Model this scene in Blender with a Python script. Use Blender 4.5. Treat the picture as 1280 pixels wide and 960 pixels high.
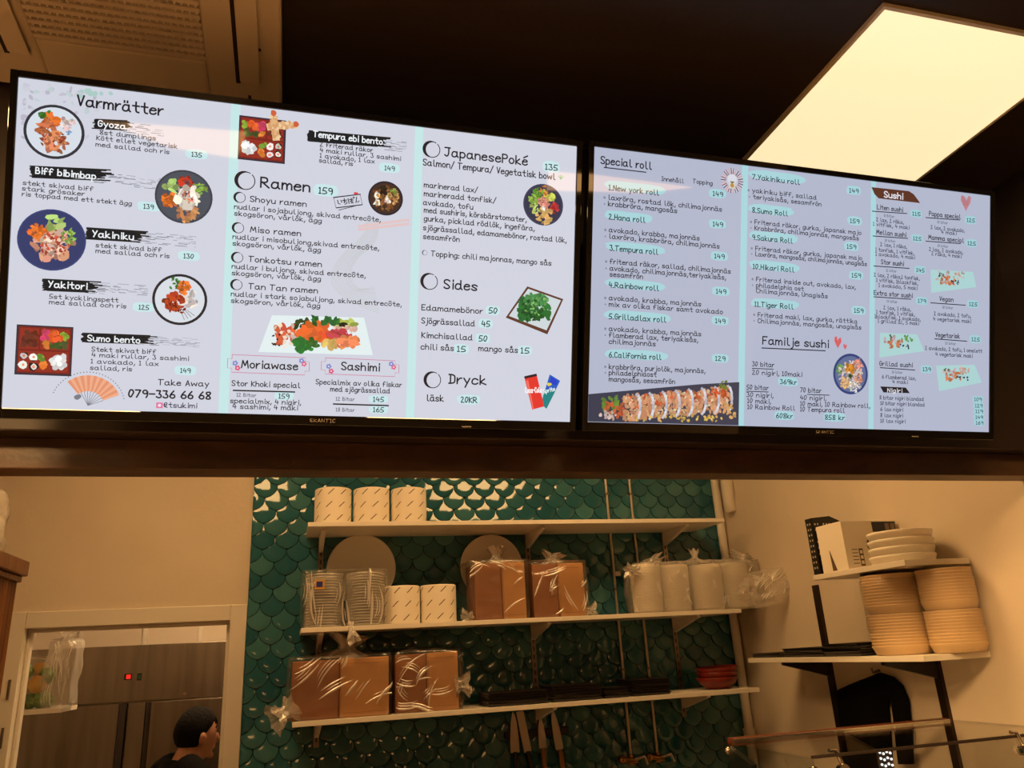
import bpy, bmesh, math, random
from mathutils import Vector, Matrix, noise
for o in list(bpy.data.objects): bpy.data.objects.remove(o, do_unlink=True)
SC = bpy.context.scene; COL = SC.collection
# ------------------------------------------------------------------ camera
HC = 1.80                                   # lens height above the floor
YAW, PIT, ROL, FPX = math.radians(16.28), math.radians(18.84), math.radians(-3.22), 983.0
_f = Vector((math.sin(YAW)*math.cos(PIT), math.cos(YAW)*math.cos(PIT), math.sin(PIT)))
_r = _f.cross(Vector((0, 0, 1))).normalized(); _u = _r.cross(_f)
_r2 = math.cos(ROL)*_r + math.sin(ROL)*_u; _u2 = -math.sin(ROL)*_r + math.cos(ROL)*_u
cam = bpy.data.cameras.new('camera'); cam.sensor_width = 36; cam.lens = FPX/1280*36; cam.clip_start = .05
co = bpy.data.objects.new('camera', cam); COL.objects.link(co)
mw = Matrix((_r2, _u2, -_f)).transposed().to_4x4(); mw.translation = Vector((0, 0, HC)); co.matrix_world = mw
SC.camera = co
# ------------------------------------------------------------------ view, world, lamp strengths
SC.view_settings.view_transform = 'Standard'; SC.view_settings.look = 'None'
SC.view_settings.exposure = 0.0; SC.view_settings.gamma = 1.0; SC.view_settings.use_curve_mapping = False
w = bpy.data.worlds.new('world'); SC.world = w; w.use_nodes = True
w.node_tree.nodes['Background'].inputs[0].default_value = (1, .7, .45, 1)
w.node_tree.nodes['Background'].inputs[1].default_value = .02
KITCHEN = 17.0; FRONT_FILL = 78.0; SEEN_PANEL = 1.0; BACK_FILL = 27.0; MIRROR_GLOW = 7.5
WARM = (1, .565, .215)
# ------------------------------------------------------------------ key planes (metres, floor at z = 0)
def Z(z): return z + HC
WB = 3.62        # back wall face
XR = 2.14        # right wall face
SF, SB = 1.74, 1.865   # bulkhead front and rear face
SZ = Z(.478)     # bulkhead lower edge, a set-back board runs below it
CZ = Z(1.33)     # ceiling
def ray(px, py):
    return (_r2*((px-640)/FPX) - _u2*((py-480)/FPX) + _f)
CAM = Vector((0, 0, HC))
def PY(px, py, y): d = ray(px, py); return CAM + d*(y/d.y)
def PX(px, py, x): d = ray(px, py); return CAM + d*(x/d.x)
def PZ(px, py, z): d = ray(px, py); return CAM + d*((z-HC)/d.z)
# ------------------------------------------------------------------ materials
def lin(c):
    r = []
    for v in c[:3]:
        v = v/255.0
        r.append(v/12.92 if v <= .04045 else ((v+.055)/1.055)**2.4)
    return (*r, 1)
_MC = {}
def mat(name, rgb, rough=.5, metal=0, spec=.5, bump=None, var=None, emit=None, trans=0, coat=0, sub=0):
    m = bpy.data.materials.new(name); m.use_nodes = True
    nt = m.node_tree; b = nt.nodes['Principled BSDF']
    b.inputs['Base Color'].default_value = lin(rgb); b.inputs['Roughness'].default_value = rough
    b.inputs['Metallic'].default_value = metal; b.inputs['Specular IOR Level'].default_value = spec
    if trans: b.inputs['Transmission Weight'].default_value = trans
    if coat: b.inputs['Coat Weight'].default_value = coat; b.inputs['Coat Roughness'].default_value = .05
    if sub: b.inputs['Subsurface Weight'].default_value = sub; b.inputs['Subsurface Radius'].default_value = (.01, .005, .003)
    tc = nt.nodes.new('ShaderNodeTexCoord')
    def mapped(sc, stretch):
        mp = nt.nodes.new('ShaderNodeMapping'); mp.inputs['Scale'].default_value = stretch
        nt.links.new(tc.outputs['Object'], mp.inputs['Vector'])
        n = nt.nodes.new('ShaderNodeTexNoise'); n.inputs['Scale'].default_value = sc; n.inputs['Detail'].default_value = 5
        nt.links.new(mp.outputs['Vector'], n.inputs['Vector']); return n
    if var:       # (rgb2, scale, stretch)
        n = mapped(var[1], var[2] if len(var) > 2 else (1, 1, 1))
        rp = nt.nodes.new('ShaderNodeValToRGB')
        rp.color_ramp.elements[0].position = .35; rp.color_ramp.elements[1].position = .65
        rp.color_ramp.elements[0].color = lin(rgb); rp.color_ramp.elements[1].color = lin(var[0])
        nt.links.new(n.outputs['Fac'], rp.inputs['Fac']); nt.links.new(rp.outputs['Color'], b.inputs['Base Color'])
    if bump:      # (strength, scale, stretch)
        n = mapped(bump[1], bump[2] if len(bump) > 2 else (1, 1, 1))
        bn = nt.nodes.new('ShaderNodeBump'); bn.inputs['Strength'].default_value = bump[0]; bn.inputs['Distance'].default_value = .01
        nt.links.new(n.outputs['Fac'], bn.inputs['Height']); nt.links.new(bn.outputs['Normal'], b.inputs['Normal'])
    if emit:
        b.inputs['Emission Color'].default_value = (*emit[0], 1) if len(emit[0]) == 3 else emit[0]
        b.inputs['Emission Strength'].default_value = emit[1]
    return m
def film(name, tint=(1, 1, 1), gloss=.10, milk=.05, bump=.6, bs=30, rough=.12, stretch=(1, 1, 1), rot=(0, 0, 0), streak=.55, sg=0):
    m = bpy.data.materials.new(name); m.use_nodes = True; nt = m.node_tree; N = nt.nodes; L = nt.links
    N.remove(N['Principled BSDF']); out = N['Material Output']
    tr = N.new('ShaderNodeBsdfTransparent'); tr.inputs[0].default_value = (*tint, 1)
    gl = N.new('ShaderNodeBsdfGlossy'); gl.inputs['Roughness'].default_value = rough; gl.inputs[0].default_value = (1, 1, 1, 1)
    df = N.new('ShaderNodeBsdfDiffuse'); df.inputs[0].default_value = (.85, .82, .78, 1)
    tc = N.new('ShaderNodeTexCoord'); n = N.new('ShaderNodeTexNoise'); n.inputs['Scale'].default_value = bs
    n.inputs['Detail'].default_value = 3; n.inputs['Distortion'].default_value = .9; n.noise_type = 'RIDGED_MULTIFRACTAL'; mp = N.new('ShaderNodeMapping')
    mp.inputs['Scale'].default_value = stretch; mp.inputs['Rotation'].default_value = rot; L.new(tc.outputs['Object'], mp.inputs['Vector']); L.new(mp.outputs['Vector'], n.inputs['Vector'])
    bp = N.new('ShaderNodeBump'); bp.inputs['Strength'].default_value = bump; bp.inputs['Distance'].default_value = .02
    L.new(n.outputs['Fac'], bp.inputs['Height'])
    L.new(bp.outputs['Normal'], gl.inputs['Normal']); L.new(bp.outputs['Normal'], df.inputs['Normal'])
    lw = N.new('ShaderNodeFresnel'); lw.inputs['IOR'].default_value = 1.45
    ad = N.new('ShaderNodeMath'); ad.operation = 'MULTIPLY_ADD'; ad.inputs[1].default_value = .4; ad.use_clamp = True
    rp = N.new('ShaderNodeMapRange'); rp.inputs['From Min'].default_value = streak; rp.inputs['From Max'].default_value = streak+.22; rp.inputs['To Min'].default_value = gloss; rp.inputs['To Max'].default_value = gloss+sg
    L.new(n.outputs['Fac'], rp.inputs['Value']); L.new(rp.outputs['Result'], ad.inputs[2])
    L.new(lw.outputs[0], ad.inputs[0])
    m1 = N.new('ShaderNodeMixShader'); m1.inputs[0].default_value = milk
    L.new(tr.outputs[0], m1.inputs[1]); L.new(df.outputs[0], m1.inputs[2])
    m2 = N.new('ShaderNodeMixShader'); L.new(ad.outputs[0], m2.inputs[0])
    L.new(m1.outputs[0], m2.inputs[1]); L.new(gl.outputs[0], m2.inputs[2]); L.new(m2.outputs[0], out.inputs['Surface'])
    return m
M = {}
M['cream'] = mat('cream_paint', (216, 204, 186), .6, bump=(.08, 60), var=((209, 196, 177), 3))
M['white'] = mat('white_lacquer', (226, 220, 208), .4)
M['trim'] = mat('white_trim_paint', (222, 216, 204), .35)
M['black_paint'] = mat('black_ceiling_paint', (46, 38, 33), .55, bump=(.1, 80))
M['soffit'] = mat('dark_bulkhead_paint', (44, 34, 29), .5, bump=(.1, 40))
M['soffit_low'] = mat('stained_dark_board', (62, 46, 36), .42, var=((84, 60, 44), 9, (1, 1, 3)), bump=(.15, 40))
M['floor'] = mat('pale_stone_floor', (176, 160, 142), .5, var=((160, 144, 128), 4))
M['dark_wall'] = mat('front_wall_paint', (150, 134, 118), .6, var=((140, 124, 108), 3))
M['grout'] = mat('dark_grout', (12, 22, 22), .8)
M['steel'] = mat('brushed_steel', (150, 140, 128), .32, metal=1, bump=(.05, 40, (1, 1, 12)), var=((130, 120, 108), 3, (6, 6, .4)))
M['chrome'] = mat('polished_metal', (215, 210, 200), .15, metal=1)
M['black'] = mat('black_plastic', (18, 17, 17), .35)
M['gloss_black'] = mat('gloss_black_bezel', (10, 9, 9), .03, spec=.6)
M['rubber'] = mat('black_rubber', (14, 14, 14), .7)
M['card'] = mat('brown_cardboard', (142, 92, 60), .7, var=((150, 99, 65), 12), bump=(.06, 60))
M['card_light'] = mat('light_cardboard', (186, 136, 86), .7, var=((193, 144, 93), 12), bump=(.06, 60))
M['tape'] = mat('carton_edge', (150, 98, 56), .7)
M['kraft'] = mat('kraft_bowl', (200, 172, 130), .55)
M['paper'] = mat('white_paper_wrap', (236, 228, 212), .55)
M['dash'] = mat('grey_print', (92, 74, 58), .6)
M['foam'] = mat('white_foam', (240, 234, 220), .5, sub=.1)
M['foam_groove'] = mat('white_foam_shadow_groove', (232, 224, 208), .55)
M['slate'] = mat('black_slate', (34, 28, 26), .45, bump=(.2, 60))
M['redbowl'] = mat('red_brown_lacquer', (122, 34, 22), .3, var=((98, 24, 16), 30))
M['blade'] = mat('knife_steel', (205, 196, 184), .28, metal=1)
M['wood'] = mat('dark_reeded_wood', (92, 56, 28), .4, var=((122, 76, 38), 5, (8, 8, .5)), bump=(.15, 20, (6, 6, .4)))
M['wood_light'] = mat('oak_handle', (156, 104, 58), .5)
M['acwhite'] = mat('white_ac_plastic', (222, 208, 188), .45)
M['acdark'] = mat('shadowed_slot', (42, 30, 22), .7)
M['film'] = film('clear_film', (.99, .985, .97), .03, .02, .7, 5.0, .24, (1, 1, 2.6), (0, .7, 0), .62, .40)
M['film_crinkle'] = film('crinkled_clear_film', (.98, .97, .95), .05, .14, .8, 12, .24, (1, 1, 2), (0, .5, 0), .60, .5)
M['sleeve'] = film('thin_sleeve_film', (.995, .99, .98), .012, .05, .5, 9, .2, (1.6, 1.6, .6), (0, 0, 0), .7, .25)
M['lidplastic'] = film('clear_lid_plastic', (.985, .98, .965), .05, .38, .05, 10, .2)
M['glass'] = film('cabinet_glass', (.975, .985, .975), .0, .0, 0, 5, .02)
M['skin'] = mat('skin', (196, 140, 108), .5, sub=.15)
M['hair'] = mat('black_hair', (13, 10, 10), .85, spec=.2, bump=(.9, 120, (1, 1, .3)))
M['shirt'] = mat('black_shirt_cloth', (12, 11, 12), .95, spec=.08, bump=(.2, 50))
M['trousers'] = mat('dark_trouser_cloth', (34, 34, 40), .9)
M['cloth_black'] = mat('black_apron_cloth', (13, 12, 13), .95, spec=.1, bump=(.3, 25))
M['leaf'] = mat('green_leaves', (70, 120, 36), .5, var=((110, 150, 50), 20))
M['orange'] = mat('orange_peppers', (214, 130, 40), .4, var=((190, 160, 60), 14))
M['brass'] = mat('brass', (190, 140, 70), .25, metal=1)
M['redled'] = mat('red_led', (120, 10, 8), .4, emit=(lin((230, 40, 30)), 1.0))
M['bluelabel'] = mat('blue_sticker', (40, 48, 130), .4)
M['goldlabel'] = mat('gold_sticker', (200, 150, 60), .4)
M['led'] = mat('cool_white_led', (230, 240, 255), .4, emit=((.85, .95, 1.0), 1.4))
M['lampframe'] = mat('lamp_frame', (230, 220, 200), .4)
M['pipe'] = mat('satin_pipe', (200, 190, 175), .3, metal=.6)
M['fold'] = film('gathered_film_fold', (.98, .96, .93), .36, .5, .1, 30, .3)
M['tuft'] = film('bunched_film', (.98, .96, .93), .12, .34, .5, 25, .25)
M['hazy'] = film('hazy_bag_film', (.99, .98, .96), .02, .26, .5, 8, .2, (1.6, 1.6, .6), (0, 0, 0), .68, .3)
M['milky'] = film('milky_film', (.95, .93, .9), .1, .45, .8, 25, .2)
M['rail_dark'] = mat('dark_rail_metal', (52, 38, 28), .4, metal=.6)
M['bluegrey'] = mat('dark_blue_print', (36, 42, 58), .5)
M['wood_rail'] = mat('red_brown_rail', (96, 50, 30), .35)
M['greenswitch'] = mat('green_switch', (30, 70, 50), .4)
# teal fish-scale tile: one slightly different glaze per tile
def tile_mat():
    m = mat('teal_fishscale_glaze', (46, 102, 116), .07, spec=.55); nt = m.node_tree; b = nt.nodes['Principled BSDF']
    g = nt.nodes.new('ShaderNodeNewGeometry'); r = nt.nodes.new('ShaderNodeValToRGB')
    e = r.color_ramp.elements; e[0].color = lin((36, 90, 104)); e[1].color = lin((68, 122, 128))
    e2 = r.color_ramp.elements.new(.5); e2.color = lin((47, 103, 115))
    nt.links.new(g.outputs['Random Per Island'], r.inputs['Fac']); nt.links.new(r.outputs['Color'], b.inputs['Base Color'])
    return m
M['tile'] = tile_mat()
# ------------------------------------------------------------------ mesh helpers
class MB:
    def __init__(s): s.v = []; s.f = []; s.mi = []; s.sm = []; s.mats = []
    def add(s, vs, fs, m, smooth=False):
        if m not in s.mats: s.mats.append(m)
        k = s.mats.index(m); o = len(s.v); s.v += [tuple(v) for v in vs]
        for f in fs: s.f.append([i+o for i in f]); s.mi.append(k); s.sm.append(smooth)
        return s
    def box(s, x0, x1, y0, y1, z0, z1, m):
        v = [(x, y, z) for z in (z0, z1) for y in (y0, y1) for x in (x0, x1)]
        return s.add(v, [(0, 2, 3, 1), (4, 5, 7, 6), (0, 1, 5, 4), (2, 6, 7, 3), (0, 4, 6, 2), (1, 3, 7, 5)], m)
    def obox(s, o, a, b, c, m):          # origin + three edge vectors
        o, a, b, c = map(Vector, (o, a, b, c))
        v = [o, o+a, o+b, o+a+b, o+c, o+a+c, o+b+c, o+a+b+c]
        fs = [(0, 2, 3, 1), (4, 5, 7, 6), (0, 1, 5, 4), (2, 6, 7, 3), (0, 4, 6, 2), (1, 3, 7, 5)]
        if a.cross(b).dot(c) < 0: fs = [f[::-1] for f in fs]
        return s.add(v, fs, m)
    def prism(s, pts, off, m):           # planar polygon extruded by a vector
        n = len(pts); off = Vector(off); a = [Vector(p) for p in pts]; v = a + [p+off for p in a]
        fs = [tuple(range(n))[::-1], tuple(range(n, 2*n))] + [(i, (i+1) % n, n+(i+1) % n, n+i) for i in range(n)]
        return s.add(v, fs, m)
    def tube(s, pts, r, m, n=10, caps=True):
        pts = [Vector(p) for p in pts]; rs = r if isinstance(r, (list, tuple)) else [r]*len(pts)
        v = []; fs = []; up = None
        for i, p in enumerate(pts):
            d = (pts[min(i+1, len(pts)-1)] - pts[max(i-1, 0)]).normalized()
            if up is None:
                up = Vector((0, 0, 1)) if abs(d.z) < .9 else Vector((1, 0, 0))
            a = d.cross(up).normalized(); b = a.cross(d).normalized(); up = b
            for k in range(n):
                t = 2*math.pi*k/n; v.append(p + a*(rs[i]*math.cos(t)) + b*(rs[i]*math.sin(t)))
        for i in range(len(pts)-1):
            for k in range(n):
                fs.append((i*n+k, (i+1)*n+k, (i+1)*n+(k+1) % n, i*n+(k+1) % n))
        s.add(v, fs, m, True)
        if caps:
            e = len(pts)-1
            s.add(v[:n], [tuple(range(n))], m); s.add(v[e*n:], [tuple(range(n))[::-1]], m)
        return s
    def lathe(s, prof, c, m, n=32, smooth=True):
        v = []; fs = []; c = Vector(c)
        for (r, z) in prof:
            for k in range(n):
                t = 2*math.pi*k/n; v.append(c + Vector((r*math.cos(t), r*math.sin(t), z)))
        for i in range(len(prof)-1):
            for k in range(n): fs.append((i*n+k, i*n+(k+1) % n, (i+1)*n+(k+1) % n, (i+1)*n+k))
        return s.add(v, fs, m, smooth)
    def ball(s, c, r, m, nu=14, nv=9, sc=(1, 1, 1)):
        c = Vector(c); v = []; fs = []
        for j in range(nv+1):
            p = math.pi*j/nv
            for i in range(nu):
                t = 2*math.pi*i/nu
                v.append(c + Vector((r*sc[0]*math.sin(p)*math.cos(t), r*sc[1]*math.sin(p)*math.sin(t), -r*sc[2]*math.cos(p))))
        for j in range(nv):
            for i in range(nu): fs.append((j*nu+i, j*nu+(i+1) % nu, (j+1)*nu+(i+1) % nu, (j+1)*nu+i))
        return s.add(v, fs, m, True)
    def build(s, name, parent=None, bevel=0, world=True, weld=False):
        me = bpy.data.meshes.new(name); off = Vector((0, 0, 0))
        if parent is not None and world:
            p = parent
            while p is not None: off += p.location; p = p.parent
        me.from_pydata([Vector(v)-off for v in s.v], [], s.f); me.update()
        for m in s.mats: me.materials.append(m)
        me.polygons.foreach_set('material_index', s.mi); me.polygons.foreach_set('use_smooth', s.sm)
        if weld:
            bm = bmesh.new(); bm.from_mesh(me); bmesh.ops.remove_doubles(bm, verts=bm.verts, dist=1e-5)
            bmesh.ops.recalc_face_normals(bm, faces=bm.faces); bm.to_mesh(me); bm.free()
        o = bpy.data.objects.new(name, me); COL.objects.link(o)
        if parent is not None: o.parent = parent
        if bevel:
            bv = o.modifiers.new('bevel', 'BEVEL'); bv.width = bevel; bv.segments = 2; bv.limit_method = 'ANGLE'
            bv.angle_limit = math.radians(50)
        return o
def tag(o, label, cat, group=None):
    o['label'] = label; o['category'] = cat
    if group: o['group'] = group
    return o
def thing(name, loc, label, cat, group=None):
    o = bpy.data.objects.new(name, None); o.empty_display_size = .05; COL.objects.link(o); o.location = Vector(loc)
    return tag(o, label, cat, group)
def struct(mb, name, bevel=0, parent=None):
    o = mb.build(name, parent, bevel)
    if parent is None: o['kind'] = 'structure'
    return o
def dup(root, loc, label, group=None, rz=None):
    r = root.copy(); COL.objects.link(r); r.location = Vector(loc)
    if rz is not None: r.rotation_euler = (0, 0, rz)
    r['label'] = label
    if group: r['group'] = group
    for ch in list(root.children):
        c = ch.copy(); COL.objects.link(c); c.parent = r
        for g in list(ch.children):
            d = g.copy(); COL.objects.link(d); d.parent = c
    return r
# ================================================================== THE SETTING
b = MB(); b.box(-3.6, 4.2, -4.6, 6.2, -.05, 0, M['floor']); struct(b, 'floor')
# front room ceiling (black) with an opening for nothing: panels are surface mounted
b = MB(); b.box(-3.6, XR+.12, -4.6, SF, CZ, CZ+.1, M['black_paint']); struct(b, 'ceiling')
b = MB(); b.box(-3.6, XR+.12, SF, WB+.12, CZ, CZ+.1, M['cream']); struct(b, 'ceiling')
b = MB(); b.box(-1.5, 1.3, WB+.12, 6.1, Z(.95), Z(1.05), M['cream']); struct(b, 'ceiling')
# bulkhead above the counter
b = MB(); b.box(-3.6, XR+.1, SF, SB, SZ, CZ, M['soffit']); struct(b, 'wall_front', .004)
b = MB(); b.box(-3.6, XR, SF+.05, SB, Z(.411), SZ, M['soffit_low']); o = struct(b, 'trim_2', .003)
# back wall: cream part with the doorway, tiled part
XT = -.161; DX0, DX1, DZ = -.985, -.227, Z(.190)
b = MB(); b.box(-3.6, DX0-.02, WB, WB+.12, 0, CZ, M['cream']); b.box(DX0-.02, DX1+.02, WB, WB+.12, DZ+.02, CZ, M['cream'])
b.box(DX1+.02, XT, WB, WB+.12, 0, CZ, M['cream']); struct(b, 'wall_back')
# tiled wall
def tiles():
    b = MB(); b.box(XT, XR+.12, WB, WB+.12, 0, CZ, M['grout']); R, P = .05, .0565; rnd = random.Random(4)
    NR, NC = 11, 7
    for row in range(int(2.55/P)):
        z0 = Z(-1.05) + row*P
        if z0 > CZ-.05: break
        for col in range(25):
            x0 = XT + .05 + col*2*R - (R if row % 2 else 0)
            if x0 > XR+.02: continue
            tx, tz = rnd.uniform(-.013, .013), rnd.uniform(-.012, .012); v = []; fs = []
            for j in range(NR):
                t = -R*.985 + (R*.985+P*.96)*j/(NR-1)
                hw = math.sqrt(max(0, R*R-t*t)) if t <= 0 else R-math.sqrt(max(0, R*R-min(R, P-t)**2))
                hw = max(.0008, hw-.0016)
                for i in range(NC):
                    a = hw*(-1+2*i/(NC-1)); h = .0105-.118*t-t*t/1.3-a*a/2.2-.003*((a*a+min(t, 0)**2)/(R*R))**5 + tx*a + tz*t
                    v.append((min(max(x0+a, XT+.0005), XR-.0005), WB-max(h, .001), z0+t))
            for j in range(NR-1):
                for i in range(NC-1): fs.append((j*NC+i, j*NC+i+1, (j+1)*NC+i+1, (j+1)*NC+i))
            b.add(v, fs, M['tile'], True)
            ring = [j*NC for j in range(NR)][::-1] + list(range(NC)) + [j*NC+NC-1 for j in range(NR)]
            vs = [v[k] for k in ring] + [(v[k][0], WB, v[k][2]) for k in ring]; n = len(ring)
            b.add(vs, [(k, n+k, n+k+1, k+1) for k in range(n-1)], M['tile'], False)
    return b
struct(tiles(), 'wall_back')
b = MB(); b.box(XR, XR+.12, SF+.02, WB, 0, CZ, M['cream']); struct(b, 'wall_right')
b = MB(); b.box(XR, XR+.12, -.2, SF+.02, 0, CZ, M['soffit']); b.box(XR, XR+.12, -4.6, -.2, 0, CZ, M['dark_wall']); struct(b, 'wall_right')
b = MB(); b.box(-3.72, -3.6, -4.6, WB+.12, 0, CZ, M['dark_wall']); struct(b, 'wall_left')
b = MB(); b.box(-3.6, XR, -4.72, -4.6, 0, CZ, M['dark_wall']); struct(b, 'wall_entrance')
# added glowing wedges behind the viewer, shaped for their reflection in the screens
M['daylight'] = mat('daylit_pane', (200, 200, 200), .3, emit=((1, .52, .18), MIRROR_GLOW))
M['blind'] = mat('brown_blind', (80, 64, 50), .7)
wn = MB(); wn.box(-1.80, -.45, -4.6, -4.58, Z(.80), Z(.86), M['black']); wn.box(-1.80, -.45, -4.6, -4.58, Z(1.16), Z(1.20), M['black']); wf = struct(wn, 'window_1')
pn = MB(); pn.prism([(-1.70, -4.6, Z(1.07)), (-1.12, -4.6, Z(.91)), (-.58, -4.6, Z(.88)), (-.50, -4.6, Z(1.12))], (0, .012, 0), M['daylight']); pn.build('pane', wf)
wn = MB(); wn.box(XR-.02, XR, -4.0, -1.0, Z(.82), Z(.88), M['black']); wn.box(XR-.02, XR, -4.0, -1.0, Z(1.10), Z(1.14), M['black']); wf = struct(wn, 'window_2')
pn = MB(); pn.prism([(XR, -3.9, Z(.90)), (XR, -1.8, Z(.965)), (XR, -1.1, Z(1.03)), (XR, -2.7, Z(1.06)), (XR, -3.9, Z(1.07))], (-.012, 0, 0), M['daylight']); pn.build('pane', wf)
# room behind the doorway
b = MB(); b.box(-1.5, 1.3, 5.75, 5.87, 0, Z(1.0), M['cream']); struct(b, 'wall_far')
b = MB(); b.box(-1.62, -1.5, WB+.12, 5.87, 0, Z(1.0), M['cream']); struct(b, 'wall_left')
b = MB(); b.box(1.3, 1.42, WB+.12, 5.87, 0, Z(1.0), M['cream']); struct(b, 'wall_right')
# door casing
b = MB(); y0, y1 = WB-.02, WB+.12
b.box(DX1, XT, WB-.018, WB, 0, Z(.253), M['trim']); b.box(DX0-.07, DX0, WB-.018, WB, 0, Z(.253), M['trim'])
b.box(DX0, DX1, WB-.018, WB, DZ, Z(.253), M['trim'])
b.box(DX1-.001, DX1+.02, WB, y1, 0, DZ, M['trim']); b.box(DX0-.02, DX0+.001, WB, y1, 0, DZ, M['trim']); b.box(DX0-.02, DX1+.02, WB, y1, DZ-.001, DZ+.02, M['trim'])
b.box(DX1-.014, DX1-.001, WB+.03, WB+.07, 0, DZ-.013, M['trim']); b.box(DX0+.001, DX0+.014, WB+.03, WB+.07, 0, DZ-.013, M['trim'])
b.box(DX0+.001, DX1-.001, WB+.03, WB+.07, DZ-.014, DZ-.001, M['trim'])
dr = struct(b, 'door_1', .003)
for py in (862, 922):
    p = PY(14 if py < 900 else 8, py, WB); h = MB()
    h.box(DX0-.044, DX0-.026, WB-.020, WB-.018, p.z-.032, p.z+.032, M['lampframe']); h.tube([(DX0-.024, WB-.022, p.z-.036), (DX0-.024, WB-.022, p.z+.036)], .005, M['steel'])
    h.build('hinge', dr, .001)
# ================================================================== LAMPS
def panel(name, cx, cy, zc, half, m, label, group):
    t = thing(name, (cx, cy, zc), label, 'ceiling light', group)
    f = MB(); e = .009
    for a in ((-half, half, -half, -half+e), (-half, half, half-e, half), (-half, -half+e, -half+e, half-e), (half-e, half, -half+e, half-e)):
        f.box(cx+a[0], cx+a[1], cy+a[2], cy+a[3], zc-.012, zc, M['lampframe'])
    f.build('frame', t, .001)
    d = MB(); d.box(cx-half+e, cx+half-e, cy-half+e, cy+half-e, zc-.010, zc-.001, m); d.build('diffuser', t)
    return t
M['panel_seen'] = mat('warm_panel_diffuser', (240, 230, 210), .4, emit=(lin((255, 233, 184)), SEEN_PANEL))
M['panel_kitchen'] = mat('kitchen_panel_diffuser', (240, 230, 210), .4, emit=(WARM, KITCHEN))
M['panel_front'] = mat('front_panel_diffuser', (240, 230, 210), .4, emit=(WARM, FRONT_FILL))
M['panel_back'] = mat('backroom_panel_diffuser', (240, 230, 210), .4, emit=((1, .62, .3), BACK_FILL))
panel('led_ceiling_panel', 1.538, 1.405, CZ, .304, M['panel_seen'], 'glowing square LED panel in the black ceiling above the right menu screen', None)
for cx in (-.36, 1.12): panel('led_ceiling_panel', cx, 2.42, CZ, .30, M['panel_kitchen'], 'glowing square LED panel in the kitchen ceiling behind the bulkhead', 'kitchen ceiling lights')
for cx, cy in ((-2.4, .1), (-.9, .1), (.6, .1)): panel('led_ceiling_panel', cx, cy, CZ, .30, M['panel_front'], 'glowing square LED panel in the black ceiling behind the viewer', 'shop ceiling lights')  # panels added out of view to brighten the front room and air conditioner
panel('led_ceiling_panel', -.2, 4.55, Z(.95), .30, M['panel_back'], 'glowing square LED panel in the ceiling of the room behind the doorway', None)  # unseen panel added to light the room beyond the doorway
# ================================================================== CEILING AIR CONDITIONER
def aircon():
    x1, x0 = -.057, -.73; y1, y0 = 1.728, 1.06; zb = CZ-.028
    t = thing('ceiling_air_conditioner', ((x0+x1)/2, (y0+y1)/2, CZ), 'cream ceiling cassette air conditioner with slotted grille above the left menu screen', 'air conditioner')
    b = MB(); gx0, gx1, gy0, gy1 = -.568, -.222, 1.22, 1.565
    sl = .012
    # faceplate as four borders around the grille opening, with a bevelled edge
    b.box(x0, gx0, y0, y1, zb, CZ, M['acwhite']); b.box(gx1, x1, y0, y1, zb, CZ, M['acwhite'])
    b.box(gx0, gx1, y0, gy0, zb, CZ, M['acwhite']); b.box(gx0, gx1, gy1, y1, zb, CZ, M['acwhite'])
    b.build('faceplate', t, .006)
    g = MB(); n = 17
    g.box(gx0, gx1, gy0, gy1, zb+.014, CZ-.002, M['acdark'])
    for i in range(n):
        y = gy0 + (gy1-gy0)*(i+.5)/n; g.box(gx0, gx1, y-.0055, y+.0055, zb+.001, zb+.012, M['acwhite'])
    for i in range(25):
        x = gx0 + (gx1-gx0)*(i+.5)/25; g.box(x-.0022, x+.0022, gy0, gy1, zb+.004, zb+.013, M['acwhite'])
    g.build('grille', t)
    for (a0, a1, c0, c1) in ((-.160, -.150, 1.16, 1.62), (-.640, -.630, 1.16, 1.62), (-.62, -.17, 1.125, 1.135)):
        f = MB(); f.box(a0, a1, c0, c1, zb-.0012, zb+.004, M['acdark']); f.build('air_outlet', t)
        f = MB()
        if a1-a0 < .02: f.obox((a0+.009, c0+.01, zb-.001), (.045, 0, -.006), (0, c1-c0-.02, 0), (0, 0, -.003), M['acwhite'])
        else: f.obox((a0+.01, c0-.045, zb-.002), (a1-a0-.02, 0, 0), (0, .04, .0), (0, 0, -.003), M['acwhite'])
        f.build('louver', t, .001)
    s = MB(); s.box(-.135, -.128, 1.66, 1.71, zb-.001, zb+.001, M['acdark']); s.build('latch', t)
    s = MB(); s.tube([(-.105, 1.5, zb-.002), (-.105, 1.5, zb+.002)], .004, M['acdark']); s.build('screw', t)
aircon()
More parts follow.
